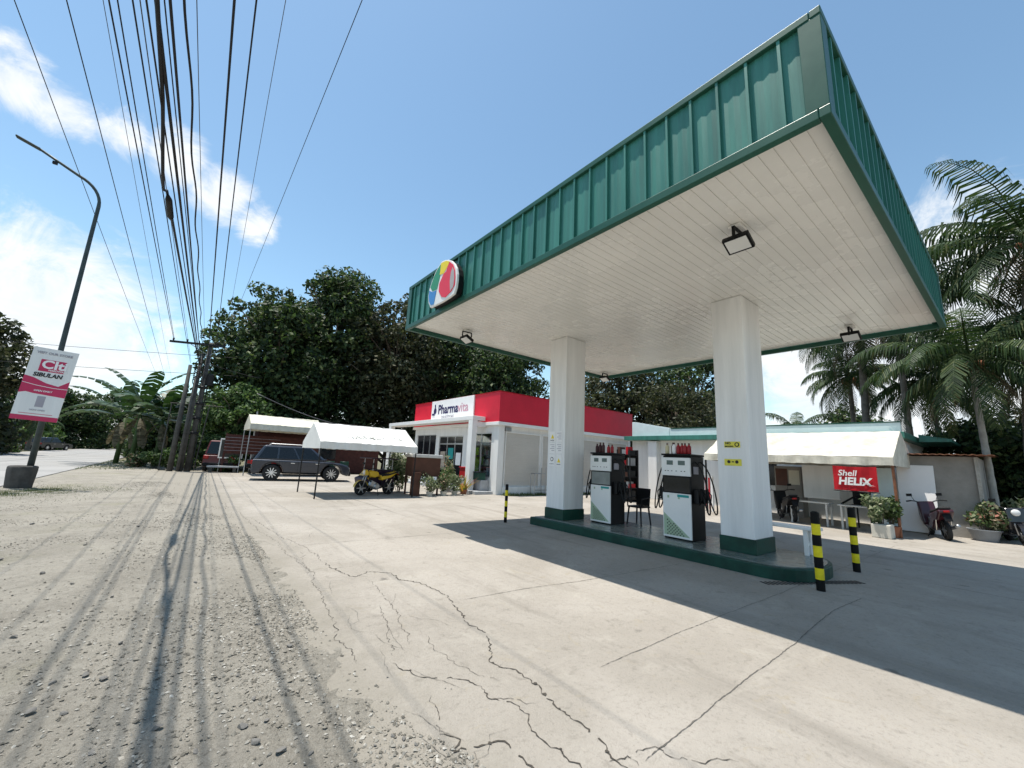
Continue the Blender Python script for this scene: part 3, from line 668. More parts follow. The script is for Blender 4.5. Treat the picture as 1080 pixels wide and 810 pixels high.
text('Pharma',.74,M['navy'],(sx,21.2,4.03),*NX,sb,bold=.018,xs=1.0); text('vita',.72,M['pinkletter'],(sx,19.0,4.03),*NX,sb,bold=.008,xs=1.05)
text('DRUGSTORE',.24,M['greyletter'],(sx,20.75,3.73),*NX,sb,bold=.004)
e = MB(); e.lathe([(.17,0),(.17,.01)],(sx-.006,21.55,4.22),18,axis='x'); e.box((sx-.012,21.55,4.42),(.012,.1,.36)); e.box((sx-.012,21.72,4.02),(.012,.3,.12)); e.build('sign_emblem',[M['navy']],sb)
# shop window, door, far window
def frame(y0,y1,z0,z1,t,mull,name,m):
    f = MB(); f.bx(PX+.02,PX+.08,y0,y1,z0,z0+t); f.bx(PX+.02,PX+.08,y0,y1,z1-t,z1); f.bx(PX+.022,PX+.078,y0,y0+t,z0+t,z1-t); f.bx(PX+.022,PX+.078,y1-t,y1,z0+t,z1-t)
    for q in mull: f.bx(PX+.022,PX+.078,q-t/2,q+t/2,z0+t,z1-t)
    return f.build(name, m, ph)
sw = frame(15.95,17.85,.75,2.86,.05,(16.85,),'shop_window',M['alu'])
MB().bx(PX+.045,PX+.05,16.0,17.8,.8,2.81).build('pane',M['pane'],sw)
sh = MB(); q = random.Random(4)
for z in (.8,1.3,1.8,2.3):
    sh.bx(PX+.24,PX+.6,16.0,17.8,z-.02,z,0)
    y = 16.02
    while y < 17.7:
        ww = q.uniform(.08,.22); hh = q.uniform(.2,.42); sh.bx(PX+.28,PX+.28+q.uniform(.1,.25),y,min(17.78,y+ww-.01),z+.002,z+hh,(1 if (y>16.95 and z<1.7) else q.choice((2,2,3,4,0)))); y += ww
sh.build('stocked_shelves',[M['alu'],M['lime'],M['goods'],M['wletter'],M['pinkletter']],ph)
lp = MB(); lp.bx(PX+.0555,PX+.06,17.0,17.75,.85,1.55); lp.bx(PX+.0555,PX+.06,17.05,17.7,1.75,2.15); lp.build('lime_poster',M['lime'],sw)
dr = frame(18.5,21.1,.15,2.76,.06,(19.35,20.2),'shop_door',M['alu'])
MB().bx(PX+.045,PX+.05,18.56,21.04,.21,2.7).build('pane',M['glass'],dr)
MB().bx(PX+.0,PX+.018,18.52,21.08,2.28,2.36).build('door_rail',M['alu'],dr)
MB().tube([(PX+.0,19.45,1.0),(PX-.05,19.45,1.02),(PX-.05,19.45,1.38),(PX+.0,19.45,1.4)],.014,8).build('handle',M['chrome'],dr)
po = MB(); po.bx(PX+.03,PX+.043,18.7,19.2,1.2,1.85,0); po.bx(PX+.03,PX+.043,20.35,20.9,.9,1.9,1); po.bx(PX+.03,PX+.043,19.5,20.05,1.5,2.1,2); po.build('door_posters',[M['wletter'],M['goods'],M['teal']],dr)
fw = frame(21.5,23.95,1.0,2.86,.05,(22.3,23.1),'window',M['alu'])
MB().bx(PX+.045,PX+.05,21.55,23.9,1.05,2.81).build('pane',M['glass'],fw)
# porch
pc = MB().bx(10.62,PX-.145,16.35,26.6,3.42,3.62).build('porch_slab', M['white'], ph, bevel=.012)
MB().bx(10.62,10.9,16.35,16.72,.1,3.418).build('porch_column', M['white'], ph, bevel=.012)
MB().bx(10.62,10.9,26.2,26.55,0,3.418).build('porch_column', M['white'], ph, bevel=.012)
bm_ = MB(); bm_.bx(10.903,PX-.022,16.4,16.62,3.12,3.36); bm_.build('porch_beam', M['white'], ph)
MB().bx(10.5,PX-.022,15.6,24.3,-.02,.14).build('step', M['steppaint'], ph, bevel=.015)
MB().bx(11.02,PX-.0225,15.95,17.8,.141,.62).build('window_plinth', M['steppaint'], ph, bevel=.02)
# side wall shutters
side = MB()
for x0, x1 in ((11.95,14.2),(14.35,17.2),(17.4,19.4),(19.6,21.5)):
    s_ = MB()
    for k in range(13): s_.bx(x0+.04,x1-.04,PY0+.07,PY0+.099,.42+k*.19,.42+k*.19+.186)
    o = s_.build('roller_shutter', M['shutter'], ph)
    f = MB(); f.bx(x0,x0+.04,PY0+.03,PY0+.098,.36,2.95); f.bx(x1-.04,x1,PY0+.03,PY0+.098,.36,2.95); f.bx(x0+.041,x1-.041,PY0+.03,PY0+.098,2.89,2.95); f.build('shutter_frame', M['wallwhite'], o)
MB().bx(PX+.33,PXE-.3,PY0-.12,PY0+.098,-.02,.36).build('side_plinth', M['wallwhite'], ph, bevel=.01)
MB().bx(PX+.4,PX+.75,PY0-.02,PY0+.098,2.96,3.15).build('outdoor_light', M['steel'], ph, bevel=.02)

rb = thing('red_bin', (11.1,16.95,.62), 'red box standing on the plinth under the pharmacy shop window', 'box')
MB().bx(10.75,11.15,16.75,17.45,.63,1.12).build('box',M['redsign'],rb,bevel=.03); MB().bx(10.72,11.18,16.72,17.48,1.122,1.17).build('lid',M['redsign'],rb,bevel=.015)
ac = thing('planter_tray', (11.1,16.2,.62), 'dark green crate beside the red box below the pharmacy window', 'crate')
MB().bx(10.85,11.3,15.98,16.6,.625,.95).build('crate_body',M['kerbgreen'],ac,bevel=.02); MB().bx(10.82,11.33,15.95,16.63,.952,.99).build('rim',M['dark'],ac,bevel=.01)

rk = MB(); pts = lambda *p: p
for x in (13.4,14.1,14.75): rk.tube([(x,14.85,0),(x,14.85,1.02 if x<14 else 1.3)],.022,8); rk.tube([(x,15.15,0),(x,15.15,1.02 if x<14 else 1.3)],.022,8)
rk.tube([(13.4,14.85,1.02),(14.1,14.85,1.02)],.02,8); rk.tube([(14.1,14.85,1.3),(14.75,14.85,1.3)],.02,8); rk.tube([(13.4,15.15,1.02),(14.1,15.15,1.02)],.02,8)
rk.tube([(13.4,14.85,.25),(14.75,14.85,.25)],.018,8); rk.tube([(13.4,14.85,1.02),(13.4,15.15,1.02)],.018,8); rk.tube([(14.75,14.85,1.3),(14.75,15.15,1.3)],.018,8)
one(rk,'pipe_rack',M['steel'],(14,15,0),'grey pipe rack standing against the shutters of the pharmacy side wall','rack')
gb = thing('menu_cart', (8.0,15.9,0), 'dark brown vendor cart board with pale top beside the yellow tricycle', 'cart')
MB().bx(7.45,8.75,15.75,16.4,.75,1.52).build('cabinet',M['brown'],gb,bevel=.02); MB().bx(7.4,8.8,15.7,16.45,1.523,1.66).build('counter_top',M['tabletop'],gb,bevel=.02)
for x in (7.5,8.7):
    for y in (15.8,16.35): MB().bx(x-.03,x+.03,y-.03,y+.03,0,.748).build('leg',M['darkwood'],gb)
MB().bx(7.45,7.75,15.5,15.73,.0,.92).build('side_locker',M['brown'],gb,bevel=.01)
# grass strip by the pharmacy side
g = np.random.default_rng(21)
def grass(name, pts_xy, hmin, hmax, label):
    n = len(pts_xy); h = g.uniform(hmin,hmax,n); a = g.uniform(0,6.28,n); w_ = h*.12
    dx, dy = np.cos(a), np.sin(a); lean = g.uniform(.1,.6,n)*h; b = g.uniform(0,6.28,n)
    x, y = pts_xy[:,0], pts_xy[:,1]
    V = np.stack([np.stack([x-dx*w_,y-dy*w_,0*x-.01],1),np.stack([x+dx*w_,y+dy*w_,0*x-.01],1),np.stack([x+np.cos(b)*lean,y+np.sin(b)*lean,h],1)],1).reshape(-1,3)
    o = np_mesh(name, V, np.arange(3*n).reshape(-1,3), M['grass']); o['kind'] = 'stuff'; o['label'] = label
g1 = np.stack([g.uniform(11.6,20,2600), 14.95+g.normal(0,.16,2600)],1); grass('grass', g1, .04,.16,'strip of short grass along the pharmacy side wall')
g2 = np.stack([-3.1+g.normal(0,.75,16000), 18.1+g.normal(0,.75,16000)],1); g2 = g2[g2[:,0]>-4.2]; grass('grass', g2, .02,.075,'green weeds around the concrete block of the street lamp')
g3 = np.stack([g.uniform(-4.2,-1.2,3500), g.uniform(31,46,3500)],1); grass('grass', g3, .03,.15,'weedy grass along the road below the banana plants')

# ------------------------------------------------------------------ leaves, trees, plants
def leaf_quads(rg, clumps, n, L, up=.25, asp=.55):
    C = np.array([c[:3] for c in clumps]); S = np.array([c[3:6] for c in clumps])
    wgt = (S[:,0]*S[:,1]+S[:,0]*S[:,2]); wgt = wgt/wgt.sum()
    k = rg.choice(len(C), n, p=wgt)
    d = rg.normal(0,1,(n,3)); d /= np.linalg.norm(d,axis=1)[:,None]
    rr = rg.uniform(.35,1.05,n)**.6
    p = C[k] + d*S[k]*rr[:,None]
    nr = d*.7 + rg.normal(0,.6,(n,3)) + np.array([0,0,up]); nr /= np.linalg.norm(nr,axis=1)[:,None]
    t = rg.normal(0,1,(n,3)) + np.array([0,0,-.35]); u = t - nr*(t*nr).sum(1)[:,None]; u /= np.linalg.norm(u,axis=1)[:,None]; v = np.cross(nr,u)
    l = (L*rg.uniform(.6,1.3,n))[:,None]
    V = np.stack([p-u*l*.5, p+v*l*asp*.5-u*l*.08, p+u*l*.5, p-v*l*asp*.5-u*l*.08],1).reshape(-1,3)
    return V, np.arange(4*n).reshape(-1,4)
def crown_clumps(rg, c, rad, n, cs, zbias=0.):
    """lumps spread through a crown, denser towards its skin"""
    out = []
    for _ in range(n):
        d = rg.normal(0,1,3); d /= np.linalg.norm(d); d[2] = d[2]+zbias
        f = rg.uniform(.25,1)**.45; s = cs*rg.uniform(.6,1.35)
        out.append((c[0]+d[0]*(rad[0]-s*.6)*f, c[1]+d[1]*(rad[1]-s*.6)*f, c[2]+d[2]*(rad[2]-s*.6)*f, s*rg.uniform(.9,1.25), s*rg.uniform(.9,1.25), s*rg.uniform(.65,.95)))
    return out
def tree(x, y, cz, rad, n, cs, leaves, L, label, seed, group='trees behind the shops', name='broadleaf_tree', bark='bark', tr=.3, skirt=0, cat='tree'):
    rg = np.random.default_rng(seed)
    t = thing(name,(x,y,0),label,cat,group)
    cl = crown_clumps(rg,(0,0,cz),rad,n,cs)
    for k in range(skirt):
        a = rg.uniform(0,6.28); q = cs*rg.uniform(.7,1.2); cl.append((math.cos(a)*rad[0]*.8, math.sin(a)*rad[1]*.8, cz-rad[2]*rg.uniform(.6,1.1), q,q,q*.9))
    for k in range(int(n*.7)):      # sprigs that break up the outline
        d = rg.normal(0,1,3); d /= np.linalg.norm(d); d[2] = abs(d[2])*.9-.15; f = rg.uniform(.92,1.1); q = cs*rg.uniform(.22,.42)
        cl.append((d[0]*rad[0]*f, d[1]*rad[1]*f, cz+d[2]*rad[2]*f, q, q, q*1.15))
    V, F = leaf_quads(rg, cl, leaves, L)
    np_mesh('crown', V, F, M[MAT], t)
    b = MB(); top = cz+rad[2]*.3
    b.tube([(0,0,-.1),(rg.uniform(-.2,.2),rg.uniform(-.2,.2),cz*.35),(rg.uniform(-.4,.4),rg.uniform(-.4,.4),cz*.7),(0,0,top)],[tr*1.25,tr,tr*.75,tr*.3],8)
    for c in cl[::3]:
        z0 = max(.8,min(top*.8,c[2]-1.6*cs)); b.tube([(0,0,z0*.75),(c[0]*.45,c[1]*.45,(z0+c[2])/2),(c[0],c[1],c[2])],[tr*.45,tr*.25,tr*.08],5)
    b.build('trunk', M[bark], t, world=False, smooth=True)
    return t
def frond(pts, V, F, L, az, el, droop, width, n, down, rg, base):
    """one pinnate frond of thin leaflets"""
    P = np.array(base,float); d_el = el; steps = 14; seg = L/steps; cen = [P.copy()]; dirs = []
    for i in range(steps):
        d = np.array([math.cos(az)*math.cos(d_el), math.sin(az)*math.cos(d_el), math.sin(d_el)]); P = P+d*seg; cen.append(P.copy()); dirs.append(d); d_el -= droop/steps*(.5+1.2*i/steps)
    cen = np.array(cen); dirs.append(dirs[-1]); dirs = np.array(dirs)
    side = np.array([-math.sin(az),math.cos(az),0])
    for i in range(n):
        u = .1+.9*(i+.5)/n; f = u*steps; k = min(int(f),steps-1); p = cen[k]+(cen[k+1]-cen[k])*(f-k); d = dirs[k]
        ll = width*(math.sin(math.pi*min(1,u*.85+.12))**.7)*rg.uniform(.8,1.1)
        for s in (-1,1):
            dn = down*rg.uniform(.7,1.3)
            v1 = side*s*.8+d*.55+np.array([0,0,-.25*dn]); v1 /= np.linalg.norm(v1)
            v2 = side*s*.45+d*.35+np.array([0,0,-1.*dn]); v2 /= np.linalg.norm(v2)
            a, b2 = p+v1*ll*.55, p+v1*ll*.55+v2*ll*.45
            wv = d*(.026+.018*ll)
            m0 = len(V); V += [p-wv*.6, p+wv*.6, a+wv*.8, a-wv*.8, b2]; F += [(m0,m0+1,m0+2,m0+3),(m0+3,m0+2,m0+4,m0+4)]
    return cen
def palm(x, y, cz, L, nf, label, seed, lean=(0,0), tr=.16, base='palmbark', dead=5, group='coconut palms behind the station', name='coconut_palm', down=1.9, elmin=-.5, n=42, foot=None):
    rg = np.random.default_rng(seed)
    fx, fy = (x-lean[0], y-lean[1]) if foot is None else foot
    t = thing(name,(fx,fy,0),label,'palm',group)
    ox, oy = x-fx, y-fy
    V, F, rach = [], [], MB()
    for i in range(nf):
        u = (i+.5)/nf; el = 1.35-(1.35-elmin)*u**.85+rg.uniform(-.12,.12); az = i*2.39996+rg.uniform(-.2,.2)
        cen = frond(None,V,F,L*rg.uniform(.85,1.1),az,el,1.45+.6*rg.uniform(),L*.25,n,down,rg,(ox,oy,cz))
        rach.tube([tuple(c) for c in cen[::3]],[.045,.035,.026,.018,.01][:len(cen[::3])],4)
    VV = np.array(V); q = np.array([f for f in F if f[2]!=f[3]]); tri_ = np.array([f[:3] for f in F if f[2]==f[3]])
    # triangles and quads as quads with a split tip
    A = []; B = []
    for i in range(0,len(VV),5):
        a,b,c,d,e = VV[i:i+5]; A += [a,b,c,d, d,c,e+(c-d)*.08,e-(c-d)*.08]
    A = np.array(A); np_mesh('crown', A, np.arange(len(A)).reshape(-1,4), M['palm'], t)
    rach.build('frond_stalks', M['bush'], t, world=False)
    if dead:
        V2, F2 = [], []
        for i in range(dead):
            frond(None,V2,F2,L*rg.uniform(.55,.8),rg.uniform(0,6.28),-.7,1.2,L*.13,22,1.3,rg,(ox,oy,cz-.15))
        V2 = np.array(V2); A = []
        for i in range(0,len(V2),5):
            a,b,c,d,e = V2[i:i+5]; A += [a,b,c,d, d,c,e+(c-d)*.08,e-(c-d)*.08]
        np_mesh('dry_fronds', np.array(A), np.arange(len(A)).reshape(-1,4), M['deadpalm'], t)
    b = MB(); nn = 24; pts=[]; rs=[]
    for i in range(nn+1):
        u = i/nn; pts.append((ox*u**1.5, oy*u**1.5, -.1+(cz+.1)*u)); rs.append(tr*(1.35-.35*min(1,u*6))*(1-.3*u)*(1.06 if i%2 else .96))
    b.tube(pts, rs, 9); b.build('trunk', M[base], t, world=False, smooth=True)
    nt = MB()
    for i in range(7):
        a = rg.uniform(0,6.28); nt.lathe([(.02,-.13),(.1,-.07),(.12,0),(.09,.08),(.02,.12)],(ox+math.cos(a)*.26,oy+math.sin(a)*.26,cz-.3+rg.uniform(-.12,.1)),8)
    nt.build('coconuts', M['terracotta'], t, world=False, smooth=True)
    return t

MAT = 'tree'
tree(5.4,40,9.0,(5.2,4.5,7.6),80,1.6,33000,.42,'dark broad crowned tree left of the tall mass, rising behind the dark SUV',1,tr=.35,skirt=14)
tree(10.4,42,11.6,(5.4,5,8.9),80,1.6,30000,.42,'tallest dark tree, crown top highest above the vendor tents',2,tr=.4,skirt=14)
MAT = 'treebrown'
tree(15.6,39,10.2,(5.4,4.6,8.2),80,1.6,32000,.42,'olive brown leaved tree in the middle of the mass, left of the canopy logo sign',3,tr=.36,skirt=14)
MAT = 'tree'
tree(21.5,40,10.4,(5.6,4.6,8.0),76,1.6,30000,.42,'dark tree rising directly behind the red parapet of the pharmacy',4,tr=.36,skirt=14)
tree(28.5,38,9.4,(5.6,4.8,8.0),70,1.5,22000,.42,'dark tree seen between the poster column and the pumps, behind the shop roof',5,tr=.34,skirt=12)
MAT = 'tree'
tree(25.3,36,8.2,(4.6,4.2,6.8),60,1.5,22000,.42,'dark tree in the gap between pharmacy roof and poster column, below the canopy edge',12,tr=.3,skirt=12)
MAT = 'treelight'
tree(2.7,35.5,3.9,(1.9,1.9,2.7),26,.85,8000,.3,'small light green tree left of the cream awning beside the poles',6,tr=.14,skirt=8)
MAT = 'treebrown'
tree(34,25,7.6,(5.0,4.6,6.0),56,1.4,21000,.36,'olive leaved tree above the station roof, right beside the red parapet end',7,tr=.28,skirt=10)
MAT = 'treebrown'
tree(31,17.6,6.0,(2.9,3.0,3.3),34,1.0,12000,.26,'rounded fine leaved tree above the green station eave, left of the nearer column',8,tr=.2,skirt=8)
MAT = 'tree'
tree(38,19.5,8.2,(5,4.6,6.4),54,1.4,20000,.36,'dark tree behind the rounded one, close left of the nearer column',9,tr=.3,skirt=10)
tree(46,9.8,4.6,(3.4,3,3.4),34,1.1,11000,.34,'distant dark tree between the two palm trunks above the station roof',10,tr=.25,skirt=8)
MAT = 'treebrown'
GL = 'trees across the road'
tree(-16.2,53,7.0,(5.2,5.5,6.3),60,1.45,22000,.42,'big dark tree behind the banner, cut by the left edge of the view',11,GL,tr=.4,skirt=14)
MAT = 'tree'
for i,(x,y,cz,rx,lab) in enumerate(((-30,78,5.5,6,'dark tree far across the road behind the block of the lamp'),(-22,88,5.4,6.5,'dark spreading tree far across the road, just right of the banner'),(-15.2,98,5.2,5.5,'low dark tree at the far bend, left of the banana plants'),(-9,110,6.2,6,'dark tree closing the road end left of the banana stems'),(-2.5,96,5.6,5.5,'dark tree at the road end behind the banana plants'),(2.2,72,5.0,4.5,'dark tree far behind the utility poles'),(-.8,58,3.2,3.2,'low dark tree between the banana plants and the poles'))):
    tree(x,y,cz,(rx,4.5,cz*.95),50,1.7,13000,.5,lab,30+i,GL,tr=.35,skirt=20)
MAT = 'treelight'
for i,(x,y,lab) in enumerate(((-15.2,66,'light green bush across the road between the banner and the far car'),(-14.3,79,'light green bush across the road right of the far car'),(-13.8,58,'light green bush across the road under the banner'))):
    tree(x,y,1.7,(1.9,2.6,1.8),22,.8,5000,.34,lab,50+i,'roadside bushes across the road',name='roadside_bush',tr=.1,skirt=8,cat='bush')
palm(-13.9,72,3.6,3.4,16,'short feathery palm across the road above the far car',60,group='short palms across the road',name='short_palm',dead=2,tr=.2)
palm(-17.5,60,2.6,3.6,14,'short feathery palm across the road behind the banner',61,group='short palms across the road',name='short_palm',dead=2,tr=.2)
# palms behind the station
palm(22.4,-.95,10.3,5.0,30,'tall coconut palm at the right edge with long fronds reaching over the sky',70,foot=(22,.03),tr=.15,dead=7)
palm(21,.86,5.9,3.7,26,'coconut palm with a whitewashed leaning trunk rising beside the shed',71,foot=(20.6,.78),tr=.105,base='whitewash',dead=8)
palm(27.5,2.45,6.3,3.6,24,'coconut palm with a slim trunk right behind the shed roof',72,tr=.11,dead=5)
palm(26,4.55,9.4,4.3,26,'coconut palm with the thickest trunk and brown hanging fronds under the canopy corner',73,lean=(.2,-.2),tr=.18,dead=12)
palm(24.2,3.0,9.7,4.2,22,'coconut palm mostly hidden by the fascia, frond tips beside its far corner',74,tr=.13,dead=4)
palm(29.5,5.9,7.4,3.2,20,'coconut palm with drooping fronds, trunk left of the thickest one',75,tr=.15,dead=9)
palm(45,13.3,5.6,3.8,20,'small distant palm low above the station roof, right of the nearer column',76,tr=.16,dead=2)
palm(23.5,-1.6,6.6,4.0,22,'coconut palm low at the right edge with dark hanging fronds',77,tr=.14,dead=8)
MAT = 'tree'
GB = 'dark shrubs right of the shed'
for i,(x,y,cz,r,lab) in enumerate(((25.5,1.4,2.2,1.7,'dark shrub behind the whitewashed palm trunk, nearest the shed'),(24,-.3,2.0,1.7,'dark shrub at the right edge behind the parked motorcycle'),(28.5,.2,2.8,2.3,'tall dark shrub between the palm trunks right of the shed'))):
    tree(x,y,cz,(r,r,cz),26,.7,6500,.24,lab,80+i,GB,name='shrub',tr=.08,skirt=8,cat='shrub')

def banana(x, y, h, label, seed):
    rg = np.random.default_rng(seed)
    t = thing('banana_plant',(x,y,0),label,'banana plant','banana plants by the road')
    MB().tube([(0,0,-.05),(.05,0,h*.25),(.0,.05,h*.5)],[.16,.14,.09],9).build('stem',M['bush'],t,world=False,smooth=True)
    def blades(n, el0, el1, L, W, droop, m, name):
        V=[]; F=[]
        for i in range(n):
            az = i*2.4+rg.uniform(-.3,.3); el = el0+(el1-el0)*(i+.5)/n; P = np.array([0,.05,h*.5]); cen=[]; dd=[]
            for k in range(13):
                d = np.array([math.cos(az)*math.cos(el),math.sin(az)*math.cos(el),math.sin(el)]); cen.append(P.copy()); dd.append(d); P = P+d*L/12; el -= droop/12*(.3+1.4*k/12)
            side = np.array([-math.sin(az),math.cos(az),0])
            for k in range(2,12):
                w0 = W*math.sin(math.pi*min(1,(k-1.6)/10.6))**.55; w1 = W*math.sin(math.pi*min(1,(k-.6)/10.6))**.55
                for s in (-1,1):
                    gap = rg.uniform(0,.25); dz = np.array([0,0,-.35-.5*rg.random()])
                    a, b = cen[k], cen[k+1]; b2 = b+(a-b)*gap
                    m0=len(V); V += [a,b2,b2+(side*s+dz*.5)*w1,a+(side*s+dz*.5)*w0]; F.append((m0,m0+1,m0+2,m0+3))
        np_mesh(name,np.array(V),np.array(F),m,t)
    blades(12,1.4,.1,h*.62,.46,1.35,M['banana'],'leaves')
    blades(4,-.6,-1.1,h*.36,.22,.7,M['deadleaf'],'dry_leaves')
banana(-2.5,36.5,6.9,'tall banana plant at the left of the clump by the road',1)
banana(-1.3,36.0,6.2,'banana plant at the right of the clump, touching the poles',2)
banana(-3.5,40,6.4,'banana plant standing behind the tall one nearest the road',3)

def plant(name, x, y, h, r, m, n, L, label, seed, potm=None, group=None, z=0., potr=.2, poth=.3, square=False, cat='plant'):
    global MAT
    rg = np.random.default_rng(seed); t = thing(name,(x,y,z),label,cat,group)
    b = poth if potm else 0
    cl = [(rg.normal(0,r*.45),rg.normal(0,r*.45),b+h*rg.uniform(.25,.85),r*.5,r*.5,h*.28) for _ in range(8)]
    V,F = leaf_quads(rg,cl,n,L,.2,.5); np_mesh('foliage',V,F,M[m],t)
    s = MB()
    for c in cl: s.tube([(c[0]*.2,c[1]*.2,b*.8),(c[0]*.6,c[1]*.6,(b+c[2])/2),(c[0],c[1],c[2])],[.015,.01,.006],5)
    s.build('stems',M['bark'],t,world=False)
    if potm:
        if square: MB().bx(-potr,potr,-potr*.8,potr*.8,0,poth).build('pot',M[potm],t,bevel=.02,world=False)
        else: MB().lathe([(potr*.72,0),(potr,poth*.92),(potr*1.08,poth*.93),(potr*1.08,poth),(potr*.9,poth),(potr*.88,poth*.9)],(0,0,0),18).build('pot',M[potm],t,world=False,smooth=False)
    return t
GP = 'plants in front of the pharmacy'
plant('bushy_plant',7.6,17.2,1.75,.62,'paleplant',1500,.15,'tall leafy bush between the tent post and the brown cart',1,group=GP)
for i,(x,y,h,r,m,lab) in enumerate(((8.15,15.4,.75,.40,'paleplant','pale leafy plant directly in front of the brown cart'),(8.85,15.5,.8,.40,'flower','flowering pale plant at the right corner of the brown cart'),(9.5,15.7,.7,.38,'paleplant','pale variegated plant midway between cart and porch column'),(10.25,17.6,1.5,.35,'flower','tall pale flowering plant in front of the shop door'),(9.9,17.3,.9,.35,'bush','low green plant behind the flowering ones near the shop door'))):
    plant('potted_plant',x,y,h,r,m,520,.11,lab,5+i,'pot',GP,potr=.15,poth=.17)
def spiky(x,y,label):
    t = thing('croton_plant',(x,y,0),label,'plant'); b = MB()
    for i in range(26):
        a = rnd.uniform(0,6.28); e = rnd.uniform(.5,1.4); L = rnd.uniform(.5,1.0); d = Vector((math.cos(a)*math.cos(e),math.sin(a)*math.cos(e),math.sin(e))); s = Vector((-math.sin(a),math.cos(a),0))*.045
        p0 = d*.1; p1 = d*L*.6; p2 = d*L+Vector((math.cos(a),math.sin(a),-.5))*.12
        b.quad(p0-s*.5,p0+s*.5,p1+s,p1-s); b.quad(p1-s,p1+s,p2+s*.1,p2-s*.1)
    b.build('blades',M['croton'],t,world=False,fix=False)
    MB().lathe([(.13,0),(.17,.2),(.15,.2)],(0,0,0),14).build('pot',M['terracotta'],t,world=False)
spiky(10.15,16.0,'spiky red and yellow plant at the foot of the porch column')
GR = 'plants beside the shed'
plant('potted_plant',15.55,2.72,.72,.32,'paleplant',700,.13,'flowering plant in a pale square pot at the rusty tent post',31,'pot',GR,potr=.26,poth=.36,square=True)
plant('potted_plant',15.95,2.6,.75,.28,'bush',700,.13,'green leafy plant just behind the pale square pot',32,'terracotta',GR,potr=.2,poth=.3)
plant('potted_plant',18.25,.98,.75,.45,'flower',900,.14,'reddish and yellow plant in a grey tub at the shed corner',33,'greytub',GR,potr=.33,poth=.32)
plant('leafy_plant',18.9,1.15,1.0,.4,'bush',700,.15,'yellow green plant growing at the whitewashed palm foot',34,group=GR)
plant('leafy_plant',19.6,.2,1.15,.55,'paleplant',900,.15,'pale leafy plant behind the parked motorcycle',35,group=GR)
GV = 'bushes at the foot of the poles'
for i,(x,y,h,r,m,lab) in enumerate(((-1.1,33.2,1.0,.8,'bush','low green bush left of the poles beside the verge'),(-.1,33.0,1.3,.8,'treelight','leafy bush hiding the pole feet'),(2.3,31.6,.95,.75,'treelight','yellow green bush under the small frame sign'),(-2.0,34.5,.8,.7,'flower','dry brownish bush at the road end of the verge'),(.7,34.5,2.2,1.0,'bush','tall bush behind the poles'))):
    plant('roadside_shrub',x,y,h,r,m,1100,.2,lab,40+i,group=GV,cat='bush')
# ------------------------------------------------------------------ station building and shed
sbd = thing('station_building', (23,8.5,0), 'low white station office with dark green eave band and pale parapet behind the pumps', 'building')
SX = 19.6
w = MB(); w.bx(SX,SX+.2,2.72,10.2,0,3.0); w.bx(SX,SX+.2,11.55,13.7,0,3.0); w.bx(SX,SX+.2,10.2,11.55,2.35,3.0); w.bx(SX+.202,26,2.72,2.92,0,3.0); w.bx(SX+.202,26,13.5,13.7,0,3.0); w.bx(SX+3,SX+3.2,2.93,13.49,0,3.0)
w.build('wall',M['wallwhite'],sbd)
MB().bx(SX-.35,SX-.003,12.0,12.5,0,2.95).build('pillar',M['wallwhite'],sbd,bevel=.01)
d = MB().bx(SX+.06,SX+.1,10.25,11.5,.02,2.33).build('door',M['glass'],sbd)
f = MB(); f.bx(SX-.02,SX+.05,10.2,10.27,0,2.35); f.bx(SX-.02,SX+.05,11.48,11.55,0,2.35); f.bx(SX-.02,SX+.05,10.271,11.479,2.28,2.35); f.build('door_frame',M['wallwhite'],d)
MB().bx(SX-.5,26.2,2.5,13.9,3.002,3.22).build('eave',M['green'],sbd,bevel=.01)
MB().bx(SX-.3,SX-.1,2.6,11.25,3.223,3.56).build('parapet',M['paleblue'],sbd,bevel=.01)
p = MB().prism([(11.27,3.223),(13.5,3.223),(13.5,4.0),(13.32,4.0),(11.27,3.62)],SX-.3,SX-.1,'x'); p.build('raised_parapet',M['paleblue'],sbd,bevel=.01)
MB().bx(SX-.32,SX-.08,2.6,11.2,3.563,3.60).build('coping',M['greentrim'],sbd)
MB().bx(SX,26,2.7,13.7,3.223,3.30).build('roof',M['roofgrey'],sbd)
MB().prism([(1.6,3.02),(2.44,3.02),(2.44,3.3),(1.6,3.12)],21.5,25.5,'x').build('side_eave',M['green'],sbd)
wn = MB(); wn.bx(SX-.012,SX-.002,3.2,4.5,1.1,2.1); wn.bx(SX-.012,SX-.002,6.6,7.8,1.1,2.2); wn.build('window',M['glass'],sbd)

sd = thing('shed', (20.4,1.75,0), 'bare plaster shed with a rusty sheet roof behind the parked scooter', 'shed')
MB().bx(18.5,22,.92,2.66,0,2.38).build('wall',M['greywall'],sd,bevel=.01)
r_ = MB(); n = 26
for i in range(n):
    y0 = .55+i*2.2/n; y1 = y0+2.2/n; z = lambda k: 2.40+.025*(k%2)
    r_.add([(18.15,y0,z(i)),(18.15,y1,z(i+1)),(22.3,y1,z(i+1)+.12),(22.3,y0,z(i)+.12),(18.15,y0,z(i)+.02),(18.15,y1,z(i+1)+.02),(22.3,y1,z(i+1)+.14),(22.3,y0,z(i)+.14)],[(0,1,2,3),(4,5,6,7),(0,1,5,4)])
r_.build('roof',M['rust'],sd)
MB().bx(18.42,18.498,.9,.98,0,2.36).build('corner_post',M['whitewash'],sd)
one(MB().prism([(18.20,.03),(18.46,2.08),(18.50,2.08),(18.24,.03)],1.86,2.72,'y'),'door_leaf',M['wletter'],(18.3,2.3,0),'white door leaf leaning against the plaster shed wall','door leaf',bevel=.006)
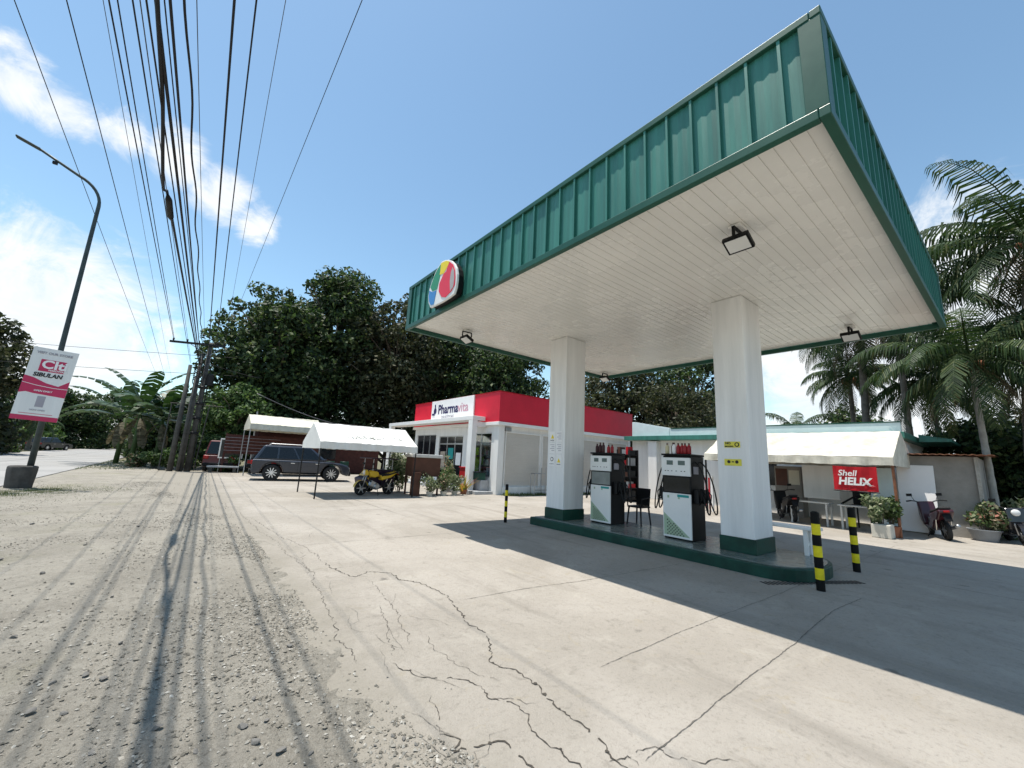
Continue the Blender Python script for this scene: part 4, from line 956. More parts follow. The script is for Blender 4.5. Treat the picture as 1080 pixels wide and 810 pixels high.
one(MB().prism([(18.12,.03),(18.38,1.95),(18.41,1.95),(18.15,.03)],2.78,3.42,'y'),'wall_board',M['paleblue'],(18.3,3.1,0),'pale greenish board leaning behind the rusty tent post','board',bevel=.006)

# tents
def tent(name, x0,x1,y0,y1,zr,ze,zv, along, m, label, post, postm, grp=None, sag=.05, gables=True):
    cx, cy = (x0+x1)/2,(y0+y1)/2; t = thing(name,(cx,cy,0),label,'tent',grp)
    n, k = 26, 9; rr = random.Random(len(label))
    V = []; F = []
    for s in (-1,1):
        b = len(V)
        for i in range(n+1):
            for j in range(k+1):
                u = i/n; v = j/k
                if along == 'x': x = x0+(x1-x0)*u; y = cy+s*(y1-y0)/2*v
                else: y = y0+(y1-y0)*u; x = cx+s*(x1-x0)/2*v
                z = zr+(ze-zr)*v - sag*math.sin(math.pi*v)*(1+.35*math.sin(u*25+s)) - sag*.8*math.sin(math.pi*u)*math.sin(math.pi*v) + .012*rr.uniform(-1,1)
                V.append((x,y,z))
        for i in range(n):
            for j in range(k): F.append((b+i*(k+1)+j,b+i*(k+1)+j+1,b+(i+1)*(k+1)+j+1,b+(i+1)*(k+1)+j))
    o = MB(); o.add(V,F); c = o.build('canopy_cloth',m,t,smooth=True,fix=False)
    for s in (-1,1):
        vl = MB(); P = []
        for i in range(61):
            u = i/60; wv = .018*math.sin(u*70)+.01*math.sin(u*23); zz = zv+.007*math.sin(u*38)+.006*math.sin(u*91)
            if along == 'x': a = (x0+(x1-x0)*u, cy+s*((y1-y0)/2+.01), ze-.005); b_ = (a[0], a[1]+wv+s*.02, zz)
            else: a = (cx+s*((x1-x0)/2+.01), y0+(y1-y0)*u, ze-.005); b_ = (a[0]+wv+s*.02, a[1], zz)
            P.append((a,b_))
        for p,q in zip(P,P[1:]): vl.quad(p[0],q[0],q[1],p[1])
        vl.build('valance',m,c,smooth=True,fix=False)
    if gables:
        for e in (0,1):
            gm = MB()
            if along == 'x': x = x0 if e==0 else x1; gm.add([(x,y0,ze),(x,y1,ze),(x,cy,zr),(x,y0,zv),(x,y1,zv)],[(0,1,2),(0,3,4,1)])
            else: y = y0 if e==0 else y1; gm.add([(x0,y,ze),(x1,y,ze),(cx,y,zr),(x0,y,zv),(x1,y,zv)],[(0,1,2),(0,3,4,1)])
            gm.build('gable',m,c,fix=False)
    for x in (x0+.04,x1-.04):
        for y in (y0+.04,y1-.04):
            MB().cyl((x,y,0),(x,y,ze-.02),post,n=8).build('pole',postm(x,y) if callable(postm) else postm,t)
    fr = MB(); a = .02
    fr.tube([(x0+.04,y0+.04,ze-.03),(x1-.04,y0+.04,ze-.03),(x1-.04,y1-.04,ze-.03),(x0+.04,y1-.04,ze-.03),(x0+.04,y0+.04,ze-.03)],a,6)
    if along == 'x': fr.tube([(x0+.04,cy,zr-.05),(x1-.04,cy,zr-.05)],a,6); q=[(x0+.04,y0+.04),(x1-.04,y0+.04)]
    else: fr.tube([(cx,y0+.04,zr-.05),(cx,y1-.04,zr-.05)],a,6)
    fr.build('frame',M['dark'],t)
    return t, c
t1, c1 = tent('canopy_tent',3.65,7.25,15.0,17.65,2.62,1.92,1.68,'x',M['canvas'],'white tarpaulin tent over the yellow tricycle beside the pharmacy',.025,M['dark'],'market tents')
sl = Vector((0,1.325,.70)).normalized()
text('PHARMAVITA',.36,M['faint'],(4.45,15.5,2.13),(1,0,0),sl,c1,ext=.002,bold=.004,xs=1.1)
t2, c2 = tent('canopy_tent',15.9,19.1,2.38,7.85,3.1,2.22,1.98,'y',M['oldcanvas'],'stained off white tent hung with a red banner in front of the station office',.035,lambda x,y: M['rust'] if x<16.5 and y<3 else M['dark'],'market tents')
t3, c3 = tent('canopy_tent',2.85,6.75,27.6,30.6,3.55,2.95,2.62,'x',M['cream'],'cream tarpaulin awning behind the dark SUV',.028,M['steel'],'market tents')

bn = thing('banner', (15.84,3.28,1.2), 'red lubricant banner with white lettering hanging from the stained tent', 'banner')
b = MB(); n = 12
for i in range(n):
    for j in range(6):
        f = lambda i,j: (15.83+.012*math.sin(i*1.3+j*.6), 3.8-1.04*i/n, 1.93-.72*j/6-(.02*math.sin(math.pi*i/n) if j==0 else 0))
        b.quad(f(i,j),f(i,j+1),f(i+1,j+1),f(i+1,j))
b.build('cloth',M['redsign'],bn,smooth=True,fix=False)
text('Shell',.24,M['wletter'],(15.808,3.68,1.64),*NX,bn,bold=.004,shear=.2,ext=.002); text('HELIX',.30,M['wletter'],(15.808,3.68,1.38),*NX,bn,bold=.012,shear=.15,ext=.002,xs=.95)
s_ = MB(); s_.prism([(3.0,1.42),(2.82,1.37),(2.98,1.39),(3.2,1.52)],15.806,15.81,'x'); s_.build('swoosh',M['wletter'],bn)
bb = MB().tube([(15.86,3.82,1.955),(15.86,2.74,1.955)],.012,6); bb.tube([(15.84,3.82,1.19),(15.84,2.74,1.19)],.014,6); bb.build('hanging_rod',M['dark'],bn)

def table(x,y,L,W,h,label,rz=0):
    t = thing('table',(x,y,0),label,'table','tables under the stained tent',rz)
    MB().bx(-W/2,W/2,-L/2,L/2,h-.04,h).build('tabletop',M['tabletop'],t,world=False,bevel=.008)
    for sx in (-1,1):
        for sy in (-1,1):
            MB().bx(sx*(W/2-.05)-.025,sx*(W/2-.05)+.025,sy*(L/2-.08)-.025,sy*(L/2-.08)+.025,0,h-.042).build('leg',M['tabletop'],t,world=False)
    MB().bx(-W/2+.06,W/2-.06,-L/2+.07,-L/2+.09,h-.14,h-.045).build('apron_rail',M['tabletop'],t,world=False)
table(16.9,4.75,1.15,.6,.74,'pale table under the tent in front of the white panel')
table(16.7,3.35,1.1,.6,.74,'pale table under the tent directly below the red banner')
wp = one(MB().bx(17.85,17.92,4.15,5.2,.8,1.95),'white_panel',M['wallwhite'],(17.9,4.7,.8),'white panel standing upright under the tent left of the banner','panel',bevel=.01)
# creeper-like seat and box on the table
sl_ = thing('folding_sunbed',(16.7,3.4,.74),'black folded rack lying on the table below the banner','rack')
m = MB(); m.tube([(16.6,3.85,.76),(16.65,3.5,1.02),(16.7,2.95,.80)],.02,6); m.tube([(16.8,3.85,.76),(16.85,3.5,1.02),(16.9,2.95,.80)],.02,6); m.build('rails',M['black'],sl_)
MB().prism([(3.5,1.02),(3.5,.99),(2.95,.77),(2.95,.80)],16.62,16.88,'x').build('plate',M['black'],sl_)
one(MB().bx(17.1,17.5,3.25,3.65,0.75,1.22),'black_toolbox',M['black'],(17.3,3.45,.74),'black box standing behind the table below the banner','box',bevel=.03)
x,y=17.35,3.45
st_ = thing('side_stool',(x,y,0),'dark square stool under the black box behind the banner table','stool')
MB().bx(x-.25,x+.25,y-.25,y+.25,.70,.745).build('seat',M['dark'],st_,bevel=.01)
for a in (-1,1):
    for c in (-1,1): MB().bx(x+a*.2-.02,x+a*.2+.02,y+c*.2-.02,y+c*.2+.02,0,.699).build('leg',M['dark'],st_)
cb = thing('wooden_cabinet',(18.9,6.0,0),'brown and grey cabinet with dark openings against the office wall under the tent','cabinet')
MB().bx(18.7,19.3,5.5,6.4,0,1.9).build('carcass',M['greywall'],cb,bevel=.01); MB().bx(18.68,18.698,5.95,6.35,1.15,1.8).build('door',M['brown'],cb); MB().bx(18.68,18.698,5.55,5.9,1.2,1.75).build('door',M['cream'],cb)
# red slatted fence, drum
fe = thing('slatted_gate',(16.6,8.4,0),'red slatted gate standing between the pumps and the nearer column','gate')
m = MB()
for k in range(9): m.bx(16.58,16.61,8.0+k*.12,8.06+k*.12,.08,1.3)
m.build('slats',M['redsign'],fe); m = MB(); m.bx(16.615,16.65,7.95,9.06,.3,.38); m.bx(16.615,16.65,7.95,9.06,1.05,1.13); m.build('rails',M['wletter'],fe)
for y in (7.92,9.09): MB().bx(16.57,16.66,y-.03,y+.03,0,1.36).build('post',M['wletter'],fe)
rc = thing('display_rack',(16.4,11.75,0),'tall dark rack with small goods between the shop end and the office pillar','rack')
for x in (16.1,16.7):
    for y in (11.4,12.1): MB().bx(x-.02,x+.02,y-.02,y+.02,0,2.35).build('upright',M['dark'],rc)
q = random.Random(8)
for z in (.1,.6,1.1,1.6,2.1):
    s_ = MB().bx(16.08,16.72,11.38,12.12,z,z+.025).build('shelf',M['dark'],rc)
    m = MB(); y = 11.42
    while y < 12.0: ww = q.uniform(.08,.18); m.bx(16.15,16.55,y,y+ww-.015,z+.026,z+q.uniform(.2,.4),q.randint(0,3)); y += ww
    m.build('goods',[M['brown'],M['dark'],M['redsign'],M['steel']],s_)
MB().bx(16.73,16.75,11.38,12.12,0,2.35).build('back_panel',M['black'],rc)

# ------------------------------------------------------------------ house and fence behind the car
hs = thing('low_house',(8,34,0),'low dark house with grey sheet roof behind the tents','house')
MB().bx(3.9,12.4,32.6,37,0,2.7).build('wall',M['darkwood'],hs)
MB().prism([(31.6,2.75),(34.8,3.75),(38,2.75),(38,2.83),(34.8,3.83),(31.6,2.83)],3.6,12.8,'x').build('roof',M['roofgrey'],hs)
for x in (4.2,8.0): MB().bx(x,x+1.1,32.57,32.598,1.0,2.1).build('window',M['glass'],hs)
MB().bx(6.2,7.1,32.57,32.598,0,2.1).build('door',M['brown'],hs)
fb = thing('board_fence',(4.2,30.9,0),'dark red board partition with pale battens under the cream awning','partition')
m = MB()
for k in range(6): m.bx(2.0,7.4,30.85,30.9,1.15+k*.2,1.33+k*.2)
m.build('boards',M['darkwood'],fb)
m = MB()
for k in range(5): m.bx(2.0,5.0,30.82,30.849,1.335+k*.2,1.352+k*.2)
m.build('battens',M['greyletter'],fb)
for x in (2.05,4.7,7.35): MB().bx(x-.05,x+.05,30.901,31.0,0,2.4).build('post',M['darkwood'],fb)
for i,(x,lab) in enumerate(((8.4,'dark barrel under the white tent edge, left of the pair'),(9.4,'dark barrel under the house eave, right of the pair'))):
    b = MB().lathe([(.28,0),(.3,.02),(.3,.3),(.315,.31),(.3,.33),(.3,.6),(.315,.61),(.3,.63),(.3,.88),(.28,.9),(.2,.88)],(x,31.2,0),20)
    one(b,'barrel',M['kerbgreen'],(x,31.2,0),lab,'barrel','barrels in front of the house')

# ------------------------------------------------------------------ vehicles
def wheel(t, x, y, r, wd, spokes=10, rimm='alu'):
    o = MB().lathe([(r*.62,-wd/2),(r*.9,-wd/2),(r,-wd*.32),(r,wd*.32),(r*.9,wd/2),(r*.62,wd/2)],(x,y,r),24,axis='y',cap=False).build('wheel',M['rubber'],t,world=False)
    m = MB(); m.lathe([(r*.66,-wd*.36),(r*.66,wd*.36)],(x,y,r),24,axis='y',mi=1); m.lathe([(r*.15,-wd*.5),(r*.15,wd*.5)],(x,y,r),12,axis='y')
    for k in range(spokes):
        a = 2*math.pi*k/spokes
        m.box((x+math.cos(a)*r*.38,y,r+math.sin(a)*r*.38),(r*.6,wd*.9,r*.10),Matrix.Rotation(-a,3,'Y'))
    m.build('rim',[M[rimm],M['black']],o,world=False)
def car(name, label, cat, loc, rz, L, W, H, paint, kind, group=None, detail=True, r=.37):
    """kind: suv / van / hatch; +x is forward"""
    t = thing(name, loc, label, cat, group, rz)
    hl = L/2; zb = .30; belt = H*.57 if kind!='van' else H*.52; xf, xr = hl*.60, -hl*.60
    ar = r*1.22
    def arch(cx): return [(cx+ar*math.cos(a),max(zb,r+ar*math.sin(a))) for a in [R(q) for q in range(0,181,15)]]
    if kind == 'van': top = [(-hl+.02,belt),(hl*.62,belt),(hl*.97,belt-.18),(hl,belt-.4)]
    else: top = [(-hl+.03,belt+.02),(hl*.42,belt),(hl*.78,belt-.06),(hl*.95,belt-.17),(hl*.99,belt-.32),(hl,belt-.5)]
    poly = [(-hl,zb+.12),(-hl+.02,belt-.35)]+top+[(hl-.01,zb+.12),(hl-.08,zb)]+arch(xf)+arch(xr)+[(-hl+.12,zb)]
    MB().prism(poly,-W/2,W/2,'y').build('body',M[paint],t,world=False,bevel=.08,seg=3)
    if kind == 'suv': gx = [(-hl+.05,-hl+.46),(hl*.50,hl*.10)]
    elif kind == 'van': gx = [(-hl+.06,-hl+.2),(hl*.70,hl*.38)]
    else: gx = [(-hl+.25,-hl+.7),(hl*.36,hl*.02)]
    (rb_,rt),(fb_,ft) = gx; wb, wt = W/2-.05, W/2-.2; z0, z1 = belt-.02, H-.04
    V = [(rb_,-wb,z0),(fb_,-wb,z0),(fb_,wb,z0),(rb_,wb,z0),(rt,-wt,z1),(ft,-wt,z1),(ft,wt,z1),(rt,wt,z1)]
    cab = MB().add(V,[(0,3,2,1),(4,5,6,7),(0,1,5,4),(1,2,6,5),(2,3,7,6),(3,0,4,7)]).build('cabin',M[paint],t,world=False,bevel=.1,seg=4)
    def onside(s,u,v,d=.012):   # point on the slanted cabin side, u along, v up
        x = (rb_+(fb_-rb_)*u)*(1-v)+(rt+(ft-rt)*u)*v; return (x, s*((wb+(wt-wb)*v)+d), z0+(z1-z0)*v)
    for s in (-1,1):
        for u0,u1 in ((.05,.30),(.325,.60),(.625,.95)):
            q = [onside(s,u0,.12),onside(s,u1,.12),onside(s,u1-(.02 if u1<.9 else 0),.86),onside(s,u0+.01,.86)]; q2 = [onside(s,a,b,-.01) for a,b in ((u0,.12),(u1,.12),(u1,.86),(u0,.86))]
            MB().add(q+q2,[(0,1,2,3),(0,1,5,4),(1,2,6,5),(2,3,7,6),(3,0,4,7)]).build('side_window',M['glass'],t,world=False)
    def onend(f,u,v,d=.012):
        xb, xt = (fb_,ft) if f>0 else (rb_,rt); return (xb+(xt-xb)*v+f*d, (wb+(wt-wb)*v)*u, z0+(z1-z0)*v)
    for f,nm in ((1,'windscreen'),(-1,'rear_window')):
        q = [onend(f,-.88,.1),onend(f,.88,.1),onend(f,.86,.9),onend(f,-.86,.9)]; q2 = [onend(f,a,b,-.01) for a,b in ((-.88,.1),(.88,.1),(.86,.9),(-.86,.9))]
        MB().add(q+q2,[(0,1,2,3),(0,1,5,4),(1,2,6,5),(2,3,7,6),(3,0,4,7)]).build(nm,M['glass'],t,world=False)
    for cx in (xf,xr):
        for s in (-1,1): wheel(t,cx,s*(W/2-.10),r,.22)
    for s in (-1,1):
        MB().box((hl-.10,s*(W/2-.28),belt-.34),(.16,.42,.13)).build('headlight',M['lampglass'],t,world=False,bevel=.03)
        MB().box((-hl+.03,s*(W/2-.16),belt-.14),(.1,.26,.2)).build('tail_light',M['taillight'],t,world=False,bevel=.03)
        MB().box((fb_-.15,s*(W/2+.08),belt+.08),(.12,.2,.14)).build('mirror',M[paint],t,world=False,bevel=.03)
        if detail:
            for u in (-.08,.42): MB().box((hl*u-.3,s*(W/2+.012),belt-.13),(.2,.03,.035)).build('door_handle',M['chrome'],t,world=False,bevel=.008)
            sm = MB()
            for u in (.30,-.10,-.48): sm.bx(hl*u-.006,hl*u+.006,min(s*(W/2+.0015),s*(W/2-.002)),max(s*(W/2+.0015),s*(W/2-.002)),zb+.12,belt-.05)
            sm.build('door_seams',M['black'],t,world=False)
    MB().box((hl-.0,0,belt-.52),(.06,W*.5,.2)).build('grille',M['black'],t,world=False,bevel=.02)
    MB().box((hl-.01,0,zb+.12),(.14,W*.96,.2)).build('front_bumper',M['black'],t,world=False,bevel=.04); MB().box((-hl+.01,0,zb+.14),(.14,W*.96,.22)).build('rear_bumper',M['black'],t,world=False,bevel=.04)
    if kind == 'suv':
        for s in (-1,1):
            MB().tube([(rt+.2,s*(wt-.05),H-.03),(rt+.3,s*(wt-.05),H+.03),(ft-.2,s*(wt-.05),H+.03),(ft-.05,s*(wt-.05),H-.03)],.02,6).build('roof_rail',M['alu'],t,world=False)
            sl2 = MB(); sl2.bx(xr+ar+.02,xf-ar-.02,min(s*(W/2-.02),s*(W/2+.05)),max(s*(W/2-.02),s*(W/2+.05)),zb-.03,zb+.05); sl2.build('side_step',M['black'],t,world=False)
            pl = MB().box((-hl-.006,0,belt-.35),(.012,.42,.14)) if s>0 else None
            if pl: pl.build('number_plate',M['wletter'],t,world=False)
    return t
car('parked_suv','dark blue grey SUV parked sideways in front of the cream awning','suv',(5.15,24.3,0),R(-9),4.6,1.85,1.80,'suv','suv',r=.4)
car('parked_van','faded red van parked in the shade left of the dark SUV','van',(2.2,33.0,0),R(80),3.9,1.65,1.95,'redcar','van',r=.3)
car('parked_car','black car standing in shade between the red van and the SUV','car',(4.6,32.4,0),R(75),3.9,1.65,1.45,'darkcar','hatch',r=.3)
GC = 'cars parked across the road'
car('parked_car','black small car stopped across the road right of the banner pole','car',(-12.9,76,0),R(60),4.2,1.75,1.6,'darkcar','hatch',GC,r=.33)
car('parked_car','pale silver car across the road at the left edge behind the lamp','car',(-14.9,66,0),R(75),4.2,1.75,1.5,'silvercar','hatch',GC,r=.32)

def cycle_wheel(t, x, r, w=.09, y=0.):
    o = MB().lathe([(r*.74,-w/2),(r*.93,-w/2),(r,-w*.2),(r,w*.2),(r*.93,w/2),(r*.74,w/2)],(x,y,r),28,axis='y',cap=False).build('wheel',M['rubber'],t,world=False)
    m = MB(); m.lathe([(r*.76,-w*.3),(r*.76,w*.3)],(x,y,r),26,axis='y',mi=1); m.lathe([(r*.3,-w*.52),(r*.3,w*.52)],(x,y,r),16,axis='y')
    for k in range(6):
        a = math.pi*k/3; m.box((x+math.cos(a)*r*.45,y,r+math.sin(a)*r*.45),(r*.62,w*.72,.03),Matrix.Rotation(-a,3,'Y'))
    m.build('rim',[M['steel'],M['black']],o,world=False)
def motorcycle(label, loc, rz, paint, lean=0, group='parked motorcycles', scooter=True, name='motorcycle'):
    t = thing(name,loc,label,'motorcycle',group,rz); t.rotation_euler = (R(lean),0,rz)
    r = .27; cycle_wheel(t,.62,r); cycle_wheel(t,-.60,r,.10)
    f = MB()
    for s in (-1,1): f.tube([(.62,s*.075,r),(.50,s*.075,.66),(.44,s*.06,.86)],.022,8)
    f.build('fork',M['steel'],t,world=False,smooth=True)
    MB().tube([(.36,-.34,1.02),(.42,-.22,1.0),(.44,-.08,.93),(.44,.08,.93),(.42,.22,1.0),(.36,.34,1.02)],.016,8).build('handlebar',M['dark'],t,world=False,smooth=True)
    for s in (-1,1):
        MB().tube([(.355,s*.34,1.02),(.30,s*.46,1.01)],.02,8).build('grip',M['rubber'],t,world=False)
        m = MB(); m.tube([(.40,s*.24,1.0),(.40,s*.30,1.16)],.007,6); m.box((.40,s*.34,1.19),(.03,.13,.08)); m.build('mirror',M['black'],t,world=False)
    fd = MB()
    for k in range(9):
        a0, a1 = R(10+k*17), R(10+(k+1)*17); ro = r+.035
        fd.add([(.62+ro*math.cos(a),s*.07,r+ro*math.sin(a)) for a in (a0,a1) for s in (-1,1)],[(0,1,3,2)])
    fd.build('front_fender',M[paint],t,world=False,fix=False)
    if scooter:
        MB().prism([(.50,.42),(.56,.62),(.52,.98),(.42,1.0),(.34,.70),(.28,.36),(.34,.30)],-.19,.19,'y').build('front_fairing',M[paint],t,world=False,bevel=.05,seg=3)
        MB().prism([(.34,.26),(.32,.36),(-.1,.36),(-.18,.60),(-.25,.70),(-.95,.86),(-.98,.78),(-.70,.56),(-.48,.50),(-.3,.30),(-.1,.24)],-.17,.17,'y').build('body',M[paint],t,world=False,bevel=.045,seg=3)
    else:
        MB().prism([(.42,.88),(.30,.95),(.0,.90),(-.08,.76),(.1,.66),(.34,.70)],-.14,.14,'y').build('fuel_tank',M[paint],t,world=False,bevel=.06,seg=3)
        MB().prism([(.50,.98),(.58,.86),(.50,.74),(.40,.80)],-.15,.15,'y').build('front_fairing',M[paint],t,world=False,bevel=.03)
        MB().prism([(-.1,.74),(-.85,.92),(-.9,.85),(-.6,.66),(-.2,.56)],-.12,.12,'y').build('tail_fairing',M[paint],t,world=False,bevel=.03)
        MB().tube([(.44,0,.86),(.25,0,.55),(.15,0,.3),(-.25,0,.3),(-.3,0,.62),(.35,0,.74)],.026,8).build('frame',M['dark'],t,world=False)
    MB().prism([(-.12,.70),(-.18,.78),(-.55,.84),(-.92,.93),(-.95,.87),(-.5,.74)],-.13,.13,'y').build('seat',M['rubber'],t,world=False,bevel=.03)
    e = MB(); e.lathe([(.09,-.14),(.13,-.1),(.13,.1),(.09,.14)],(.0,0,.33),14,axis='y'); e.box((.16,0,.42),(.2,.17,.2),Matrix.Rotation(R(-25),3,'Y')); e.build('engine',M['steel'],t,world=False)
    MB().tube([(.1,-.12,.28),(-.2,-.16,.22),(-.45,-.17,.30),(-.95,-.17,.42)],[.02,.025,.045,.05],10).build('exhaust',M['chrome'] if not scooter else M['steel'],t,world=False,smooth=True)
    MB().lathe([(.03,-.05),(.085,-.02),(.09,.03),(.06,.05)],(.53,0,.86),16,axis='x').build('headlight',M['lampglass'],t,world=False,smooth=True)
    MB().box((-.97,0,.80),(.05,.13,.05)).build('tail_light',M['taillight'],t,world=False,bevel=.015)
    m = MB(); m.prism([(-.9,.80),(-1.0,.55),(-.98,.54),(-.87,.78)],-.08,.08,'y'); m.build('rear_fender',M['black'],t,world=False)
    for s in (-1,1): MB().tube([(-.45,s*.15,.27),(-.62,s*.15,.6)],.02,8).build('shock_absorber',M['chrome'],t,world=False)
    MB().tube([(-.02,.1,.26),(.0,.26,.02),(.06,.30,.01)],.014,6).build('side_stand',M['dark'],t,world=False)
    return t
motorcycle('dark maroon scooter leaning in front of the white door leaf',(17.62,1.83,0),R(22),'maroon',lean=-6)
motorcycle('dark motorcycle facing out at the right edge beside the grey tub',(18.75,.42,0),R(195),'darkcar',lean=5)
motorcycle('black motorcycle in the shade under the stained tent behind the bench',(17.2,5.55,0),R(35),'black',lean=-5)
tr = motorcycle('yellow tricycle with maroon sidecar parked under the white tent',(6.15,16.15,0),R(192),'motoyellow',group=None,scooter=False,name='tricycle'); tr['category'] = 'tricycle'
# sidecar on the bike's right-hand side (local +y points away from the camera)
sc = MB().prism([(.20,.30),(.30,.60),(.05,.70),(-.10,.92),(-1.05,.95),(-1.15,.45),(-1.0,.28)],-1.15,-.40,'y').build('sidecar_body',M['purple'],tr,world=False,bevel=.05,seg=3)
MB().prism([(.14,.62),(-.08,.85),(-.16,.80),(.10,.56)],-1.16,-.39,'y').build('yellow_stripe',M['motoyellow'],sc,world=False)
for x in (-.1,-1.0): MB().tube([(x,-1.1,.9),(x,-1.1,1.38)],.018,6).build('roof_post',M['steel'],sc,world=False)
for x in (-.1,-1.0): MB().tube([(x,-.45,.9),(x,-.45,1.38)],.018,6).build('roof_post',M['steel'],sc,world=False)
MB().bx(-1.2,.1,-1.2,-.3,1.38,1.42).build('sidecar_roof',M['purple'],tr,world=False,bevel=.015)
cycle_wheel(tr,-.5,.25,.09,-1.24)
MB().tube([(-.2,-.4,.32),(-.2,-.02,.32)],.022,6).build('sidecar_arm',M['dark'],tr,world=False)

# ------------------------------------------------------------------ street lamp with banner
LX, LY = -3.56, 19.25
sl = thing('street_lamp',(LX,LY,0),'tall dark street lamp with a long bent arm set in a concrete block','street lamp')
MB().lathe([(.28,-.05),(.29,.0),(.33,.55),(.33,.68),(.28,.71),(.14,.68)],(LX-.14,LY,0),9).build('concrete_footing',M['concblock'],sl,bevel=.03)
# arm bends over the road
pts = [(LX,LY,.5),(LX,LY,4),(LX,LY,7),(LX,LY,9.6)]
for k in range(1,9):
    a = R(72)*k/8; pts.append((LX-.9*(1-math.cos(a)),LY,9.6+.9*math.sin(a)))
lx,_,lz = pts[-1]; pts += [(lx-.5,LY,lz+.24),(lx-1.0,LY,lz+.48)]
MB().tube(pts,[.078,.07,.06,.052]+[.046]*8+[.042,.04],12).build('pole',M['lamppole'],sl,smooth=True)
hx, hz = lx-1.0, lz+.48
MB().box((hx-.26,LY,hz+.08),(.6,.18,.06),Matrix.Rotation(R(18),3,'Y')).build('lamp_head',M['lamppole'],sl,bevel=.025)
MB().box((lx-.6,LY,lz+.18),(.12,.08,.10)).build('lamp_bracket',M['dark'],sl,bevel=.01)
bs = thing('pole_banner',(-3.65,LY-.14,2),'tilted white and crimson store banner fixed to the street lamp pole','banner')
BM = Matrix.Rotation(R(3),3,'Y')
bc = Vector((-3.66,LY-.16,3.22))
def bpt(u,v,d=0.): return bc+BM@Vector((u,-.012-d,v))
def bpoly(name,pl,m,d,par=bs):
    V=[bpt(u,v,d) for u,v in pl]+[bpt(u,v,d-.004) for u,v in pl]; n=len(pl)
    return MB().add(V,[tuple(range(n)),tuple(range(2*n-1,n-1,-1))]+[(i,(i+1)%n,n+(i+1)%n,n+i) for i in range(n)]).build(name,m,par)
hw, hh = .50, 1.14
sheet_ = MB().box(bc,(2*hw,.02,2*hh),BM).build('panel',M['wallwhite'],bs)
bpoly('crimson_band',[(-hw,.22),(-hw,-.33),(-.36,-.28),(-.2,-.31),(hw,-.36),(hw,.18),(.28,-.02),(0,.04),(-.3,.18)],M['pink'],.002)
bpoly('light_stripe',[(-hw,.0),(-.2,-.06),(.2,-.1),(hw,-.09),(hw,-.075),(.2,-.085),(-.2,-.045),(-hw,.012)],M['wletter'],.006)
bpoly('logo_block',[(-.26,.78),(.30,.78),(.30,.40),(-.26,.40)],M['pink'],.002)
bpoly('bottom_strip',[(-hw,-1.0),(hw,-1.0),(hw,-1.14),(-hw,-1.14)],M['pink'],.002)
bpoly('grey_picture',[(-.08,-.38),(.10,-.38),(.10,-.72),(-.08,-.72)],M['greyletter'],.002)
bpoly('thin_rule',[(-.36,-.93),(.36,-.93),(.36,-.945),(-.36,-.945)],M['pink'],.002)
bx_ = BM@Vector((1,0,0)); bz_ = BM@Vector((0,0,1))
def btext(s,size,m,u,v,**k): text(s,size,m,bpt(u,v,.008),bx_,bz_,bs,ext=.002,**k)
btext('CIti',.36,M['wletter'],-.22,.51,bold=.012,xs=1.05); btext('HARDWARE',.075,M['wletter'],-.04,.43,bold=.002)
btext('SIBULAN',.17,M['bletter'],-.33,.23,bold=.006,shear=.1,xs=.95); btext('VISIT OUR STORE',.10,M['greyletter'],-.40,.95,bold=.003); btext('OPEN DAILY',.07,M['wletter'],-.2,-.24,bold=.002); btext('NOW OPEN',.06,M['greyletter'],-.16,-.84,bold=.001)
m = MB()
for v in (.9,-.6): m.tube([(LX-.11,LY-.135,3.22+v),(LX,LY-.13,3.22+v),(LX+.11,LY-.135,3.22+v),(LX+.1,LY+.1,3.22+v),(LX-.1,LY+.1,3.22+v),(LX-.11,LY-.135,3.22+v)],.008,5)
m.build('strap',M['steel'],bs)

# ------------------------------------------------------------------ utility poles
GU = 'utility poles in the cluster'
def upole(x,y,h,r,label,m='concpole'):
    t = thing('utility_pole',(x,y,0),label,'utility pole',GU)
    MB().tube([(x,y,-.1),(x,y,h*.5),(x,y,h)],[r*1.0,r*.85,r*.65],12).build('pole',M[m],t,smooth=True)
    return t
u1 = upole(.42,31.4,7.95,.17,'tallest dark utility pole carrying the wide crossarm')
xa = MB().box((-.2,31.26,7.72),(2.75,.10,.12),Matrix.Rotation(R(-5),3,'Y')).build('crossarm',M['dark'],u1)
for x in (-1.4,-.75,.75,1.08):
    MB().lathe([(.02,0),(.055,.05),(.035,.08),(.06,.12),(.03,.17)],(x,31.26,7.78+.0875*(x+.2)),10).build('insulator',M['dark'],u1)
m = MB(); m.tube([(-.7,31.24,7.70),(.36,31.24,7.1)],.02,5); m.tube([(.9,31.24,7.60),(.46,31.24,7.1)],.02,5); m.build('arm_brace',M['steel'],u1)
m = MB()
for z in (2.2,3.1,4.0,5.0): m.lathe([(.19,z),(.215,z+.02),(.215,z+.12),(.19,z+.14)],(.42,31.4,0),12)
m.tube([(.62,31.3,.2),(.63,31.3,6.4)],.03,6); m.build('conduit_and_bands',M['dark'],u1)
m = MB(); m.lathe([(.12,-.4),(.2,-.36),(.2,.3),(.1,.36)],(.70,31.3,5.6),14); m.build('cable_box',M['dark'],u1)
u2 = upole(.08,31.2,7.1,.15,'grey utility pole in the middle of the cluster, with hanging cable coils')
m = MB()
for k in range(5):
    z = 5.4+.25*k; m.tube([(.08+.22*math.cos(a),31.05,z+.32*math.sin(a)) for a in [2*math.pi*i/16 for i in range(17)]],.022,5)
m.build('cable_coil',M['wire'],u2)
u3 = upole(-.38,31.3,6.35,.15,'shorter grey utility pole at the left of the cluster')
u4 = upole(-.02,30.9,5.6,.09,'thin dark pole in front of the cluster')
fr = thing('scaffold_stand',(.5,32.0,0),'thin pale pipe frame with one long bar beside the utility poles','pipe frame')
